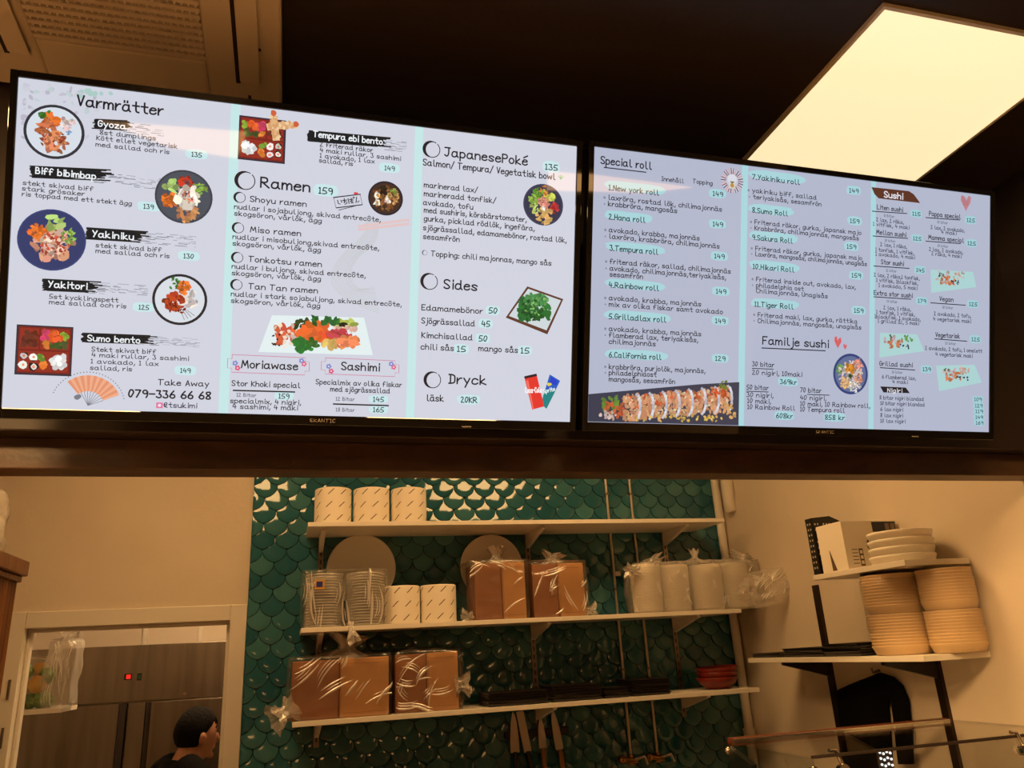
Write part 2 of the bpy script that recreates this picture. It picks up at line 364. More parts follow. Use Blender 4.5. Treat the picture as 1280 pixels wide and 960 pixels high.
# ================================================================== HANDWRITTEN LETTERING (single-stroke pen font)
# each point is two hex digits: x, y (baseline y=3, x-height 8, capital b)
G = {
'a':('47381806041333 45','48 44 53'),'b':('0b 0b 04 03','06 18 38 46 44 33 13 04'),'c':('47 38 18 06 04 13 33 44',),'d':('47 38 18 06 04 13 33 45','4b 4b 44 53'),
'e':('06 46 47 38 18 06 04 13 33 44',),'f':('4a 3b 2b 1a 17 13','07 07 37 37'),'g':('47 38 18 06 04 13 33 45','48 48 42 31 10 01'),'h':('0b 0b 04 03','06 18 38 47 44 43'),
'i':('18 18 14 13','1a 1b'),'j':('28 28 22 10 00','2a 2b'),'k':('0b 0b 03 03','38 05 05 05 43'),'l':('1b 1b 14 23 33',),'m':('08 08 03 03','06 18 28 37 34 33','36 48 58 67 64 63'),
'n':('08 08 03 03','06 18 38 47 44 43'),'o':('28 18 06 05 13 33 45 46 38 28',),'p':('08 08 00 00','07 18 38 46 45 33 13 04'),'q':('47 38 18 06 04 13 33 45','48 48 40 40'),
'r':('08 08 03 03','05 17 28 38'),'s':('47 38 18 07 16 35 44 33 13 04',),'t':('2b 2b 24 33 43','08 08 48 48'),'u':('08 08 04 13 33 45','48 48 43 43'),'v':('08 08 23 23 48 48',),
'w':('08 08 13 13 37 37 53 53 68 68',),'x':('08 08 43 43','48 48 03 03'),'y':('08 08 24 24','48 48 10 10'),'z':('08 08 48 48 03 03 43 43',),
'A':('03 03 2b 2b 43 43','15 15 36 36'),'B':('0b 0b 03 03','0b 2b 3a 38 27 07','17 37 46 44 33 03'),'C':('4a 3b 1b 09 05 13 33 44',),'D':('1b 1b 13 13','0b 2b 4a 47 44 23 03'),
'E':('4b 4b 0b 0b 03 03 43 43','07 07 37 37'),'F':('4b 4b 0b 0b 03 03','07 07 37 37'),'G':('4a 3b 1b 09 05 13 33 45 47 47 27',),'H':('0b 0b 03 03','4b 4b 43 43','07 07 47 47'),
'I':('1b 1b 13 13','0b 0b 2b 2b','03 03 23 23'),'J':('0b 0b 4b 4b','3b 3b 35 23 13 04'),'K':('0b 0b 03 03','4a 07 07 07 43'),'L':('0b 0b 03 03 43 43',),'M':('03 03 1b 1b 35 35 5b 5b 63 63',),
'N':('03 03 0b 0b 43 43 4b 4b',),'O':('2b 1b 08 05 13 33 46 49 3b 2b',),'P':('0b 0b 03 03','0b 3b 4a 48 37 07'),'R':('0b 0b 03 03','0b 3b 4a 48 37 07','17 17 53 53'),
'S':('4a 3b 1b 0a 08 27 36 45 44 33 13 04',),'T':('0b 0b 5b 5b','2b 2b 23 23'),'U':('0b 0b 04 13 33 44 4b 4b',),'V':('0b 0b 23 23 4b 4b',),'W':('0b 0b 13 13 38 38 53 53 6b 6b',),
'X':('0b 0b 43 43','4b 4b 03 03'),'Y':('0b 0b 27 27','4b 4b 13 13'),'Z':('0b 0b 4b 4b 03 03 43 43',),
'0':('2b 1b 07 05 13 23 36 48 3b 2b',),'1':('0a 1b 1b 13 13','03 03 23 23'),'2':('0a 1b 2b 3a 39 03 03 03 43 43',),'3':('0b 3b 3b 27 27 37 45 33 13 04',),'4':('1b 1b 06 06 46 46','39 39 33 33'),
'5':('4b 4b 1b 1b 07 07 37 45 44 23 03',),'6':('3b 18 05 13 33 44 46 37 17 05',),'7':('0b 0b 4b 4b 13 13',),'8':('3b 1b 0a 18 36 44 33 13 04 16 38 4a 3b',),'9':('49 37 17 09 1b 3b 49 45 33 33',),
'.':('03 13',),',':('14 01',),':':('07 17','03 13'),'/':('02 02 4c 4c',),'-':('07 07 47 47',),'@':('37 18 06 15 35 38 4a 2b 09 05 23 43',),"'":('0b 09',),
}
def glyph(ch):
    base = {'ä':'a','å':'a','ö':'o','ô':'o','é':'e','Ö':'O'}.get(ch)
    st = list(G.get(base or ch, ()))
    if ch in 'äö': st += ['1a 1b', '3a 3b']
    if ch == 'å': st += ['1a 1c 3c 3a 1a']
    if ch == 'ô': st += ['0a 0a 2c 2c 4a 4a']
    if ch == 'é': st += ['1a 1a 4c 4c']
    out = []
    for q in st:
        q = q.replace(' ', ''); p = [(int(q[i], 16), int(q[i+1], 16)-3) for i in range(0, len(q), 2)]
        for _ in range(2):
            if len(p) < 3: break
            n = [p[0]]
            for a, c in zip(p, p[1:]): n += [(a[0]*.75+c[0]*.25, a[1]*.75+c[1]*.25), (a[0]*.25+c[0]*.75, a[1]*.25+c[1]*.75)]
            n.append(p[-1]); p = n
        out.append([k for i, k in enumerate(p) if i == 0 or (abs(k[0]-p[i-1][0])+abs(k[1]-p[i-1][1])) > .12])
    wd = max([k[0] for q in out for k in q], default=2)
    return out, wd
_GC = {}
def lettering(string):                   # strokes in font units and total advance
    x = 0; out = []
    for ch in string:
        if ch == ' ': x += 3.6; continue
        if ch not in _GC: _GC[ch] = glyph(ch)
        st, wd = _GC[ch]
        out += [[(a+x, c) for a, c in q] for q in st]; x += wd+1.7
    return out, max(x-1.7, 1)
def ribbon(p, wd):
    L, R = [], []
    for i, (x, y) in enumerate(p):
        ax, ay = p[max(i-1, 0)]; bx, by = p[min(i+1, len(p)-1)]
        dx, dy = bx-ax, by-ay; l = math.hypot(dx, dy) or 1; dx /= l; dy /= l
        ex = -wd*.5 if i == 0 else (wd*.5 if i == len(p)-1 else 0)
        L.append((x-dy*wd/2+dx*ex, y+dx*wd/2+dy*ex)); R.append((x+dy*wd/2+dx*ex, y-dx*wd/2+dy*ex))
    n = len(p); return L+R, [(i, n+i, n+i+1, i+1) for i in range(n-1)]
# ================================================================== MENU SCREENS
TILT = math.atan2(.184, .587)
EU, EV, EN = Vector((1, 0, 0)), Vector((0, -math.sin(TILT), math.cos(TILT))), Vector((0, -math.cos(TILT), -math.sin(TILT)))
class Screen:
    W, H = 1.107, .617
    def __init__(s, x0, yb, zb, level):
        s.o = Vector((x0, yb, zb)); s.level = level; s.mats = {}; s.root = None
    def at(s, u, v, l=0): return s.o + EU*u + EV*v + EN*(l*.00025)
    def uv(s, px, py):
        d = ray(px, py); t = (s.o-CAM).dot(EN)/d.dot(EN); q = CAM+d*t-s.o; return q.dot(EU), q.dot(EV)
    def k(s, px, py): a, c = s.uv(px, py), s.uv(px, py+1); return abs(a[1]-c[1])
    def m(s, rgb):
        if rgb not in s.mats:
            c = lin(rgb); m = bpy.data.materials.new('lit_screen_ink'); m.use_nodes = True; p = m.node_tree.nodes['Principled BSDF']
            p.inputs['Base Color'].default_value = (.01, .01, .01, 1); p.inputs['Roughness'].default_value = .025
            p.inputs['Specular IOR Level'].default_value = .5
            p.inputs['Emission Color'].default_value = c; p.inputs['Emission Strength'].default_value = s.level
            s.mats[rgb] = m
        return s.mats[rgb]
    def poly(s, mb, pts, rgb, l):
        mb.add([s.at(u, v, l) for u, v in pts], [tuple(range(len(pts)))], s.m(rgb))
    def strip(s, mb, pts, wd, rgb, l):
        v, f = ribbon(pts, wd); mb.add([s.at(a, c, l) for a, c in v], f, s.m(rgb))
    def line(s, mb, p0, p1, wpx, rgb, l=5):
        a, c = s.uv(*p0), s.uv(*p1); s.strip(mb, [a, c], wpx*s.k(*p0), rgb, l)
    def text(s, mb, x, y, x1, string, cap, rgb=(26, 28, 36), bold=1.0, l=6, rot=0):
        st, adv = lettering(string); u0, v0 = s.uv(x, y); u1, _ = s.uv(x1, y); kk = s.k(x, y)*cap*.84/8.0
        sx = (u1-u0)/adv; wd = 1.36*kk*bold
        ca, sa = math.cos(rot), math.sin(rot)
        for q in st:
            p = [(u0+(a*ca*sx-c*kk*sa), v0+c*kk*ca+a*sx*sa) for a, c in q]; s.strip(mb, p, wd, rgb, l)
    def pill(s, mb, cx, cy, wpx, hpx, rgb=(196, 234, 234), l=2):
        u, v = s.uv(cx, cy); k = s.k(cx, cy); a, h = wpx*k/2, hpx*k/2; rnd = random.Random(int(cx*7+cy))
        pts = []
        for i in range(16):
            t = 2*math.pi*i/16; c, d = math.cos(t), math.sin(t)
            e = abs(c)**4+abs(d)**4; r = e**-.25*rnd.uniform(.94, 1.04); pts.append((u+a*c*r, v+h*d*r))
        s.poly(mb, pts, rgb, l)
    def disc(s, mb, u, v, r, rgb, l, n=36): s.poly(mb, [(u+r*math.cos(2*math.pi*i/n), v+r*math.sin(2*math.pi*i/n)) for i in range(n)], rgb, l)
    def blob(s, mb, u, v, r, rgb, l, rnd, ar=1, rot=0):
        pts = []
        for i in range(8):
            t = 2*math.pi*i/8; q = r*rnd.uniform(.7, 1.15); a, c = q*math.cos(t)*ar, q*math.sin(t)/ar
            pts.append((u+a*math.cos(rot)-c*math.sin(rot), v+a*math.sin(rot)+c*math.cos(rot)))
        s.poly(mb, pts, rgb, l)
    def ring(s, mb, cx, cy, rpx, wpx, rgb=(30, 30, 36), l=4):      # brush ring, heavy at upper left
        u, v = s.uv(cx, cy); k = s.k(cx, cy); n = 40; vs = []; r = rpx*k
        for i in range(n+1):
            t = math.radians(60)+2*math.pi*i/n*.97; h = wpx*k*(.25+.75*max(0, math.cos(t-math.radians(170)))**1.0)
            for q in (r-h*.5, r+h*.5): vs.append(s.at(u+q*math.cos(t), v+q*math.sin(t), l))
        mb.add(vs, [(2*i, 2*i+1, 2*i+3, 2*i+2) for i in range(n)], s.m(rgb))
    def brush(s, mb, x0, y0, x1, y1, hpx, rgb=(24, 30, 34), solid=.55, seed=1):
        rnd = random.Random(seed); u0, v0 = s.uv(x0, y0); u1, v1 = s.uv(x1, y1); h = hpx*s.k(x0, y0); n = 11
        ue = u0+(u1-u0)*solid; top = [(u0-.004+rnd.uniform(-.003, .003), v0+h*(i/5-.5)) for i in range(6)]; sl = (v1-v0)*solid
        s.poly(mb, top[::-1]+[(ue*.5+u0*.5, v0-h*.46+sl*.5), (ue, v0-h*.25+sl), (ue+.012, v0-h*.1+sl), (ue+.006, v0+h*.15+sl), (ue, v0+h*.30+sl), (ue*.5+u0*.5, v0+h*.48+sl*.5)], rgb, 3)
        for i in range(n):
            f = (i+.5)/n-.5; a = u0+rnd.uniform(-.006, .004); e = u0+(u1-u0)*(solid+rnd.uniform(-.06, .12)); v = v0+f*h
            s.strip(mb, [(a, v), (e, v+(v1-v0)*solid)], h/n*1.25, rgb, 3)
            x = e-.004
            while x < u1:
                dl = rnd.uniform(.006, .022); g = rnd.uniform(.002, .014); wd = h/n*rnd.uniform(.25, .7)*(1-(x-u0)/(u1-u0)*.5)
                if rnd.random() < .62: s.strip(mb, [(x, v), (min(x+dl, u1), v)], wd, rgb, 3)
                x += dl+g
    def food(s, mb, cx, cy, rpx, rim, dish, groups, seed=1, l0=3, ringw=.1, inner=.86):
        u, v = s.uv(cx, cy); r = rpx*s.k(cx, cy); rnd = random.Random(seed)
        s.disc(mb, u, v, r, rim, l0); s.disc(mb, u, v, r*inner, dish, l0+1)
        for gi, (rgb, dx, dy, spread, n, br) in enumerate(groups):
            for i in range(int(n*1.9)):
                t = rnd.uniform(0, 6.28); q = spread*1.12*math.sqrt(rnd.random()); j = rnd.uniform(.72, 1.16)
                c = tuple(int(min(255, x*j)) for x in rgb); c = tuple(x//12*12 for x in c)
                s.blob(mb, u+(dx*1.12+q*math.cos(t))*r, v+(dy*1.12+q*math.sin(t))*r, br*r*rnd.uniform(.4, .95), c, l0+2+gi*.8+i*.02, rnd, rnd.uniform(.6, 1.7), rnd.uniform(0, 3))
    def quad(s, pts): return [s.uv(*p) for p in pts]
    def part(s, mb, name, label=None):
        if mb.v:
            o = mb.build(name, s.root)
            if label: o['label'] = label
            return o
def television(x0, yb, zb, level, bg, label, brand_x):
    S = Screen(x0, yb, zb, level); W, H = S.W, S.H; c = S.at(W/2, H/2)
    t = thing('television', c, label, 'menu screen', None)
    def bb(u0, u1, v0, v1, d0, d1, m, mb):       # box in screen coordinates, d = depth behind glass
        mb.obox(S.o+EU*u0+EV*v0-EN*d0, EU*(u1-u0), EV*(v1-v0), EN*-(d1-d0), m); return mb
    bz, bb_b = .0135, .020
    f = MB(); bb(-bz, 0, -bb_b, H+bz, -.004, .04, M['gloss_black'], f); bb(W, W+bz, -bb_b, H+bz, -.004, .04, M['gloss_black'], f)
    bb(0, W, -bb_b, 0, -.004, .04, M['gloss_black'], f); bb(0, W, H, H+bz, -.004, .04, M['gloss_black'], f); f.build('bezel', t, .0015)
    k = MB(); bb(0, W, 0, H, .01, .045, M['black'], k); bb(.15, W-.15, .03, H*.7, .045, .085, M['black'], k); k.build('rear_housing', t, .004)
    # wall bracket: two hooked rails on the set, a plate on the bulkhead, two arms
    br = MB(); u = W/2
    for du in (-.2, .2): bb(u+du-.015, u+du+.015, .08, H*.72, .085, .10, M['black'], br)
    for du in (-.2, .2):
        a = S.o+EU*(u+du)+EV*.35-EN*.10
        br.obox((a.x-.012, a.y, a.z-.02), (.024, 0, 0), (0, SF-a.y, 0), (0, 0, .04), M['black'])
    br.box(S.o.x+u-.24, S.o.x+u+.24, SF-.012, SF, zb+.22, zb+.42, M['black']); br.build('wall_bracket', t, .001)
    s = MB(); s.add([S.at(0, 0), S.at(W, 0), S.at(W, H), S.at(0, H)], [(0, 1, 2, 3)], S.m(bg)); S.root = s.build('screen', t)
    tm = MB(); st, adv = lettering('SKANTIC'); sx = .05/adv
    for q in st:
        v, fc = ribbon([(brand_x+a*sx, -.013+cc*.0008) for a, cc in q], .0010)
        tm.add([S.o+EU*a+EV*cc+EN*.0045 for a, cc in v], fc, M['brandgrey'])
    o = tm.build('maker_lettering', t); o['label'] = 'small grey lettering on the lower bezel'
    le = MB(); bb(W*.78, W*.78+.02, -bb_b+.003, -bb_b+.006, -.0045, -.004, M['brandgrey'], le); le.build('status_light', t)
    return S
M['brandgrey'] = mat('grey_lettering', (128, 118, 108), .5)
INK = (26, 28, 36); GREY = (92, 96, 108); PILL = (199, 231, 234)
def entries(S, rows, cap_default, name='menu_text', ink=INK, bold=1.0):
    b = MB()
    for r in rows: S.text(b, r[0], r[1], r[2], r[3], r[4] if len(r) > 4 else cap_default, ink, bold)
    S.part(b, name)
def prices(S, rows, cap=7, pw=27, ph=12, pill=PILL, ink=INK):
    for x, y, tx in rows:
        b = MB(); wd = cap*.62*len(tx); S.pill(b, x, y, max(pw, wd+8), ph, pill)
        S.text(b, x-wd/2, y+cap*.42, x+wd/2, tx, cap, ink); S.part(b, 'price_tag')
# ---------------------------------------------------------------- left screen
A = television(-.519, 1.575, Z(.476), 1.0, (208, 211, 224), 'left wide menu screen with Varmrätter and Ramen headings on the dark bulkhead', .55)
for px, py, wd in ((288, 300, 11.5), (518, 350, 10.5)):
    b = MB(); u, v = A.uv(px, py); h = wd*.5*A.k(px, py); A.poly(b, [(u-h, 0), (u+h, 0), (u+h, A.H), (u-h, A.H)], (196, 231, 231), 1); A.part(b, 'column_divider')
b = MB(); rnd = random.Random(3)
for i in range(70):
    u, v = A.uv(26+rnd.random()**1.6*110, 106+rnd.random()**1.5*70)
    if v > A.H-.004: v = A.H-.006-rnd.random()*.03
    if u < .01: u = .012
    A.blob(b, u, min(v, A.H-.008), rnd.uniform(.002, .006), rnd.choice([(200, 200, 214), (193, 190, 208), (203, 207, 217), (190, 207, 208), (184, 182, 198)]), 1+i*.01, rnd, rnd.uniform(.6, 1.6), rnd.uniform(0, 3))
A.part(b, 'blossom_drawing'); b = MB()
for i in range(14):
    u, v = A.uv(96+rnd.random()*45, 113+rnd.random()*8); A.blob(b, u, min(v, A.H-.006), rnd.uniform(.003, .005), (170, 203, 198), 2+i*.01, rnd)
A.part(b, 'leaf_drawing')
b = MB(); A.text(b, 97, 132, 204, 'Varmrätter', 15, INK, 1.0); A.part(b, 'menu_heading')
for i, (x0, y0, x1, y1, h, tx, a, c, e, cap, sol) in enumerate([
    (120, 155, 205, 159, 13, 'Gyoza', 123, 158, 157, 8.5, .42), (42, 215, 205, 221, 15, 'Biff bibimbap', 45, 217, 120, 9, .5),
    (112, 292, 245, 300, 15, 'Yakiniku', 116, 296, 167, 9, .43), (57, 356, 185, 362, 15, 'Yakitori', 61, 359, 109, 9, .43),
    (106, 422, 250, 427, 12, 'Sumo bento', 110, 426, 175, 8.5, .5), (387, 170, 508, 180, 14, 'Tempura ebi bento', 392, 171, 478, 8.5, .72)]):
    b = MB(); A.brush(b, x0, y0, x1, y1, h, solid=sol, seed=i+5); A.text(b, a, c, e, tx, cap, (240, 244, 248), 1.1, 7); A.part(b, 'menu_heading', 'white name on a black brush stroke')
for rows in ([(125, 168, 195, '8st dumplings'), (121, 175, 222, 'Kött ellet vegetarisk'), (120, 183, 212, 'med sallad och ris')],
    [(29, 231, 117, 'stekt skivad biff'), (28, 238, 106, 'stark grösaker'), (28, 245, 165, 'ris toppad med ett stekt ägg')],
    [(120, 309, 202, 'stekt skivad biff'), (120, 316, 212, 'med sallad och ris')], [(62, 373, 148, '5st kycklingspett'), (62, 380, 158, 'med sallad och ris')],
    [(115, 439, 195, 'Stekt skivat biff'), (115, 446, 236, '4 maki rullar, 3 sashimi'), (114, 454, 198, '1 avokado, 1 lax'), (113, 462, 165, 'sallad, ris')],
    [(400, 183, 466, '2 friterad räkor'), (400, 190, 501, '4 maki rullar, 3 sashimi'), (400, 197, 468, '1 avokado, 1 lax'), (399, 203, 441, 'sallad, ris')]):
    entries(A, rows, 6.3)
prices(A, [(246, 193, '135'), (186, 258, '139'), (236, 320, '130'), (180, 384, '125'), (232, 463, '149'), (487, 210, '149')], 6.5, 26, 12)
b = MB(); A.text(b, 198, 481, 261, 'Take Away', 8); A.text(b, 161, 496, 263, '079-336 66 68', 10.5, INK, 1.25); A.text(b, 205, 509, 246, '@tsukimi', 7, (40, 36, 70))
q = A.uv(199.5, 507); A.poly(b, [(q[0]-.006, q[1]-.005), (q[0]+.006, q[1]-.005), (q[0]+.006, q[1]+.006), (q[0]-.006, q[1]+.006)], (226, 120, 160), 3); A.disc(b, q[0], q[1]+.0005, .003, (240, 225, 235), 4, 12); A.part(b, 'menu_text')
# dishes
GR, OR, RD, EG, CU = (92, 150, 60), (232, 120, 50), (190, 60, 40), (244, 232, 214), (176, 206, 120)
def dish(S, *a, **k): b = MB(); S.food(b, *a, **k); S.part(b, 'dish_picture')
dish(A, 68, 165, 34, (44, 48, 58), (214, 222, 232), [((70, 140, 60), -.25, .5, .16, 8, .12), (OR, -.1, .32, .22, 12, .13), ((232, 206, 200), .38, .32, .2, 10, .12), ((196, 110, 74), -.15, -.02, .3, 16, .15), ((214, 136, 96), .05, -.35, .32, 22, .15), ((168, 84, 60), .0, -.3, .36, 12, .08), ((120, 160, 200), .45, .0, .1, 4, .06)], 1, inner=.9)
dish(A, 230, 246, 33.5, (58, 64, 74), (72, 80, 92), [((214, 150, 100), .1, -.5, .3, 16, .14), (OR, -.4, -.15, .25, 22, .1), (CU, -.42, .32, .2, 6, .18), (RD, .05, .5, .22, 12, .1), ((150, 190, 80), .45, .25, .25, 16, .1), (EG, .12, -.02, .34, 18, .2), ((226, 130, 110), .12, .0, .2, 10, .06)], 2, inner=.93)
dish(A, 65, 300, 38.5, (52, 66, 118), (44, 58, 106), [((222, 160, 130), 0, -.1, .5, 30, .16), (OR, -.36, .18, .22, 22, .1), (CU, .05, .5, .2, 7, .17), ((236, 200, 180), .05, -.05, .35, 20, .12), ((196, 84, 60), .1, -.1, .4, 20, .07), ((150, 186, 90), .45, .15, .2, 12, .08)], 3, inner=.95)
dish(A, 225, 374.5, 32, (34, 36, 44), (216, 222, 230), [((232, 220, 212), .35, .0, .25, 12, .14), ((60, 130, 60), -.2, .55, .2, 8, .08), (OR, .1, .42, .2, 16, .12), ((180, 70, 40), -.2, -.1, .3, 26, .15), ((150, 50, 30), -.1, -.2, .32, 14, .07)], 4, inner=.9)
b = MB(); u, v = A.uv(225, 374); r = 32*A.k(225, 374)
for i in range(4): A.strip(b, [(u+r*(.02+.08*i), v-r*.4), (u+r*(.2+.12*i), v-r*(.8-.06*i))], .0008, (70, 40, 26), 12)
A.part(b, 'dish_picture')
def bento(S, pts, seed, flip=False):
    b = MB(); q = S.quad(pts); u0, v0 = q[3]; u1, v1 = q[1]; rnd = random.Random(seed); wu, hv = u1-u0, v1-v0
    def R(a0, a1, c0, c1, rgb, l):
        if flip: a0, a1 = 1-a1, 1-a0
        S.poly(b, [(u0+wu*a0, v0+hv*c0), (u0+wu*a1, v0+hv*c0), (u0+wu*a1, v0+hv*c1), (u0+wu*a0, v0+hv*c1)], rgb, l)
    def B(a, c, n, sp, rgb, br, l, sy=None):
        for i in range(n):
            j = rnd.uniform(.85, 1.12); x = a+rnd.uniform(-sp, sp); y = c+rnd.uniform(-(sy or sp), (sy or sp))
            if flip: x = 1-x
            S.blob(b, u0+wu*x, v0+hv*y, wu*br*rnd.uniform(.7, 1.1), tuple(int(min(255, z*j))//12*12 for z in rgb), l+i*.03, rnd)
    R(0, 1, 0, 1, (50, 44, 58), 3); R(.04, .97, .04, .97, (120, 34, 28), 4)
    for a0, a1, c0, c1 in ((.06, .4, .52, .94), (.43, .94, .52, .94), (.06, .94, .07, .48)): R(a0, a1, c0, c1, (146, 46, 36), 5)
    B(.23, .73, 26, .13, (110, 50, 40), .06, 6); B(.56, .8, 12, .09, (214, 70, 110), .06, 6); B(.7, .8, 16, .09, (230, 100, 50), .06, 6.5)
    B(.86, .8, 8, .06, (140, 170, 60), .05, 6); B(.75, .62, 14, .15, (70, 90, 46), .05, 6, .06); B(.52, .62, 4, .05, (220, 130, 60), .06, 7)
    for x, y in ((.15, .38), (.33, .36), (.15, .2), (.33, .17)):
        B(x, y, 1, .001, (30, 34, 36), .1, 7); B(x, y, 1, .001, (238, 232, 224), .085, 7.5); B(x, y, 1, .001, (230, 140, 110), .035, 8)
    B(.46, .36, 5, .05, (120, 160, 60), .06, 7); B(.5, .2, 4, .04, (232, 130, 60), .08, 7); B(.77, .27, 26, .12, (238, 238, 236), .07, 7)
    return b
A.part(bento(A, [(24, 407), (92, 409), (92, 469), (18, 468)], 5), 'dish_picture')
b = bento(A, [(299, 143), (358, 151), (357, 204), (297, 199)], 6, True)
for pts in (([(345, 172), (343, 155), (342, 142)]), ([(338, 159), (354, 157), (370, 156)])):
    p = [A.uv(*z) for z in pts]; A.strip(b, p[:2], .014, (228, 190, 140), 11); A.strip(b, p[1:], .009, (228, 186, 138), 11)
    rr = random.Random(9)
    for k in range(34):
        f = rr.random(); i = 0 if f < .5 else 1; f = f*2-i; A.blob(b, p[i][0]+(p[i+1][0]-p[i][0])*f+rr.uniform(-.006, .006), p[i][1]+(p[i+1][1]-p[i][1])*f+rr.uniform(-.006, .006), .004, rr.choice([(214, 160, 110), (240, 206, 160), (226, 178, 128)]), 11.3+k*.02, rr)
    e = p[-1]; A.blob(b, e[0], e[1], .006, (206, 96, 60), 12, rr)
A.part(b, 'dish_picture')
# fan drawing
b = MB(); u, v = A.uv(110, 507); k = A.k(110, 507)
for i in range(9):
    t0, t1 = math.radians(22+i*12), math.radians(22+(i+1)*12)
    for (a, c, rgb) in ((t0, (t0+t1)/2, (238, 172, 138)), ((t0+t1)/2, t1, (226, 148, 112))):
        A.poly(b, [(u+18*k*math.cos(a), v+18*k*math.sin(a)), (u+38*k*math.cos(a), v+38*k*math.sin(a)), (u+38*k*math.cos(c), v+38*k*math.sin(c)), (u+18*k*math.cos(c), v+18*k*math.sin(c))], rgb, 3)
    A.strip(b, [(u, v), (u+18*k*math.cos(t0), v+18*k*math.sin(t0))], .0009, (120, 124, 132), 3)
for i in range(30):
    t = math.radians(14+i*5); A.disc(b, u+42*k*math.cos(t), v+42*k*math.sin(t), .0012, (120, 124, 136), 3, 6)
q = A.uv(97, 496); A.blob(b, q[0], q[1], .006, (120, 124, 136), 3, random.Random(2)); A.part(b, 'fan_drawing')
# ramen column
b = MB(); A.ring(b, 307, 226, 11, 4.5); A.text(b, 326, 234, 387, 'Ramen', 14.5, INK, 1.0); A.part(b, 'menu_heading')
prices(A, [(407, 238, '159')], 9, 30, 15)
for ry, nm, x0, x1, l1, e1, l2, e2, ly, lx in ((247, 'Shoyu ramen', 313, 383, 'nudlar i sojabuljong, skivad entrecôte,', 476, 'skogsöron, vårlök, ägg', 402, 261, 293),
    (285, 'Miso ramen', 313, 376, 'nudlar i misobuljong,skivad entrecôte,', 474, 'skogsöron, vårlök, ägg', 401, 298.5, 291),
    (322, 'Tonkotsu ramen', 311, 402, 'nudlar i buljong, skivad entrecôte,', 457, 'skogsöron, vårlök, ägg', 401, 335.5, 290),
    (356, 'Tan Tan ramen', 311, 397, 'nudlar i stark sojabuljong, skivad entrecôte,', 502, 'skogsöron, vårlök, ägg', 400, 370, 289)):
    b = MB(); A.ring(b, lx+7, ry, 6.3, 3.0); A.text(b, x0, ry+5, x1, nm, 8); A.text(b, lx, ly, e1, l1, 6.8); A.text(b, lx, ly+8.3, e2, l2, 6.8); A.part(b, 'menu_text')
b = MB(); q = A.quad([(417, 247), (450, 243), (453, 256), (420, 260)])
A.strip(b, q+[q[0], q[1]], .0022, INK, 4); A.strip(b, [(q[3][0]+.006, q[3][1]-.004), (q[2][0]-.012, q[2][1]-.003)], .0014, INK, 4)
o0 = Vector(q[0]+(0,)); ux = (Vector(q[1]+(0,))-o0)/33; vy = (Vector(q[3]+(0,))-o0)/13
for st in ([(4, 4), (4, 8), (6, 9)], [(8, 4.5), (8.5, 7)], [(10, 5), (15, 5)], [(12.5, 3), (11.5, 8)], [(11.5, 7.5), (14, 6.5), (15, 8.5), (12, 10)], [(17, 3.5), (17, 9.5)], [(18.5, 5), (23, 5)], [(18.8, 7), (22.5, 7)], [(21, 3.5), (21, 9), (19, 9), (22.5, 9.5)], [(23.5, 2.8), (23.8, 3.6)], [(24.8, 2.5), (25.1, 3.3)], [(28, 3), (25.5, 10), (27, 7.5), (28, 9.8), (30, 8)]):
    A.strip(b, [tuple((o0+ux*a+vy*c)[:2]) for a, c in st], .0018, INK, 4)
q = A.uv(445, 242); A.blob(b, q[0]-.002, q[1], .003, (214, 70, 80), 5, random.Random(1)); A.blob(b, q[0]+.002, q[1], .003, (214, 70, 80), 5, random.Random(3)); A.part(b, 'stamp_drawing', 'small boxed Japanese word')
dish(A, 482, 248, 21.5, (34, 34, 46), (64, 44, 38), [((150, 96, 56), 0, .0, .6, 26, .16), ((206, 160, 96), .3, .1, .4, 18, .1), ((44, 36, 30), -.1, .4, .2, 8, .14), ((244, 234, 210), -.45, .1, .08, 4, .18), ((226, 150, 50), -.42, .1, .04, 2, .1), ((244, 234, 210), -.4, -.3, .08, 4, .18), ((226, 150, 50), -.4, -.3, .04, 2, .1), ((236, 216, 200), .1, -.1, .12, 6, .12), ((140, 170, 80), .4, .35, .2, 8, .08)], 8, inner=.9)
b = MB()
for y in (0, 5): 
    A.line(b, (449, 283+y*.8), (510, 275+y), 3.2, (226, 196, 196), 4)
rr = random.Random(5)
for i in range(12):
    f = i/11.; p = [A.uv(*z) for z in ((457+14*f, 276), (458+16*f, 290), (440+26*f, 308), (424+22*f, 322), (413+24*f, 342), (416+30*f, 362), (440+24*f, 378-18*f), (474-6*f, 392-34*f))]
    for _ in range(2):
        n = [p[0]]
        for a, c in zip(p, p[1:]): n += [(a[0]*.75+c[0]*.25, a[1]*.75+c[1]*.25), (a[0]*.25+c[0]*.75, a[1]*.25+c[1]*.75)]
        p = n+[p[-1]]
    A.strip(b, p, .0007, rr.choice([(180, 182, 176), (194, 193, 180), (190, 195, 194)]), 3)
A.part(b, 'noodle_drawing')
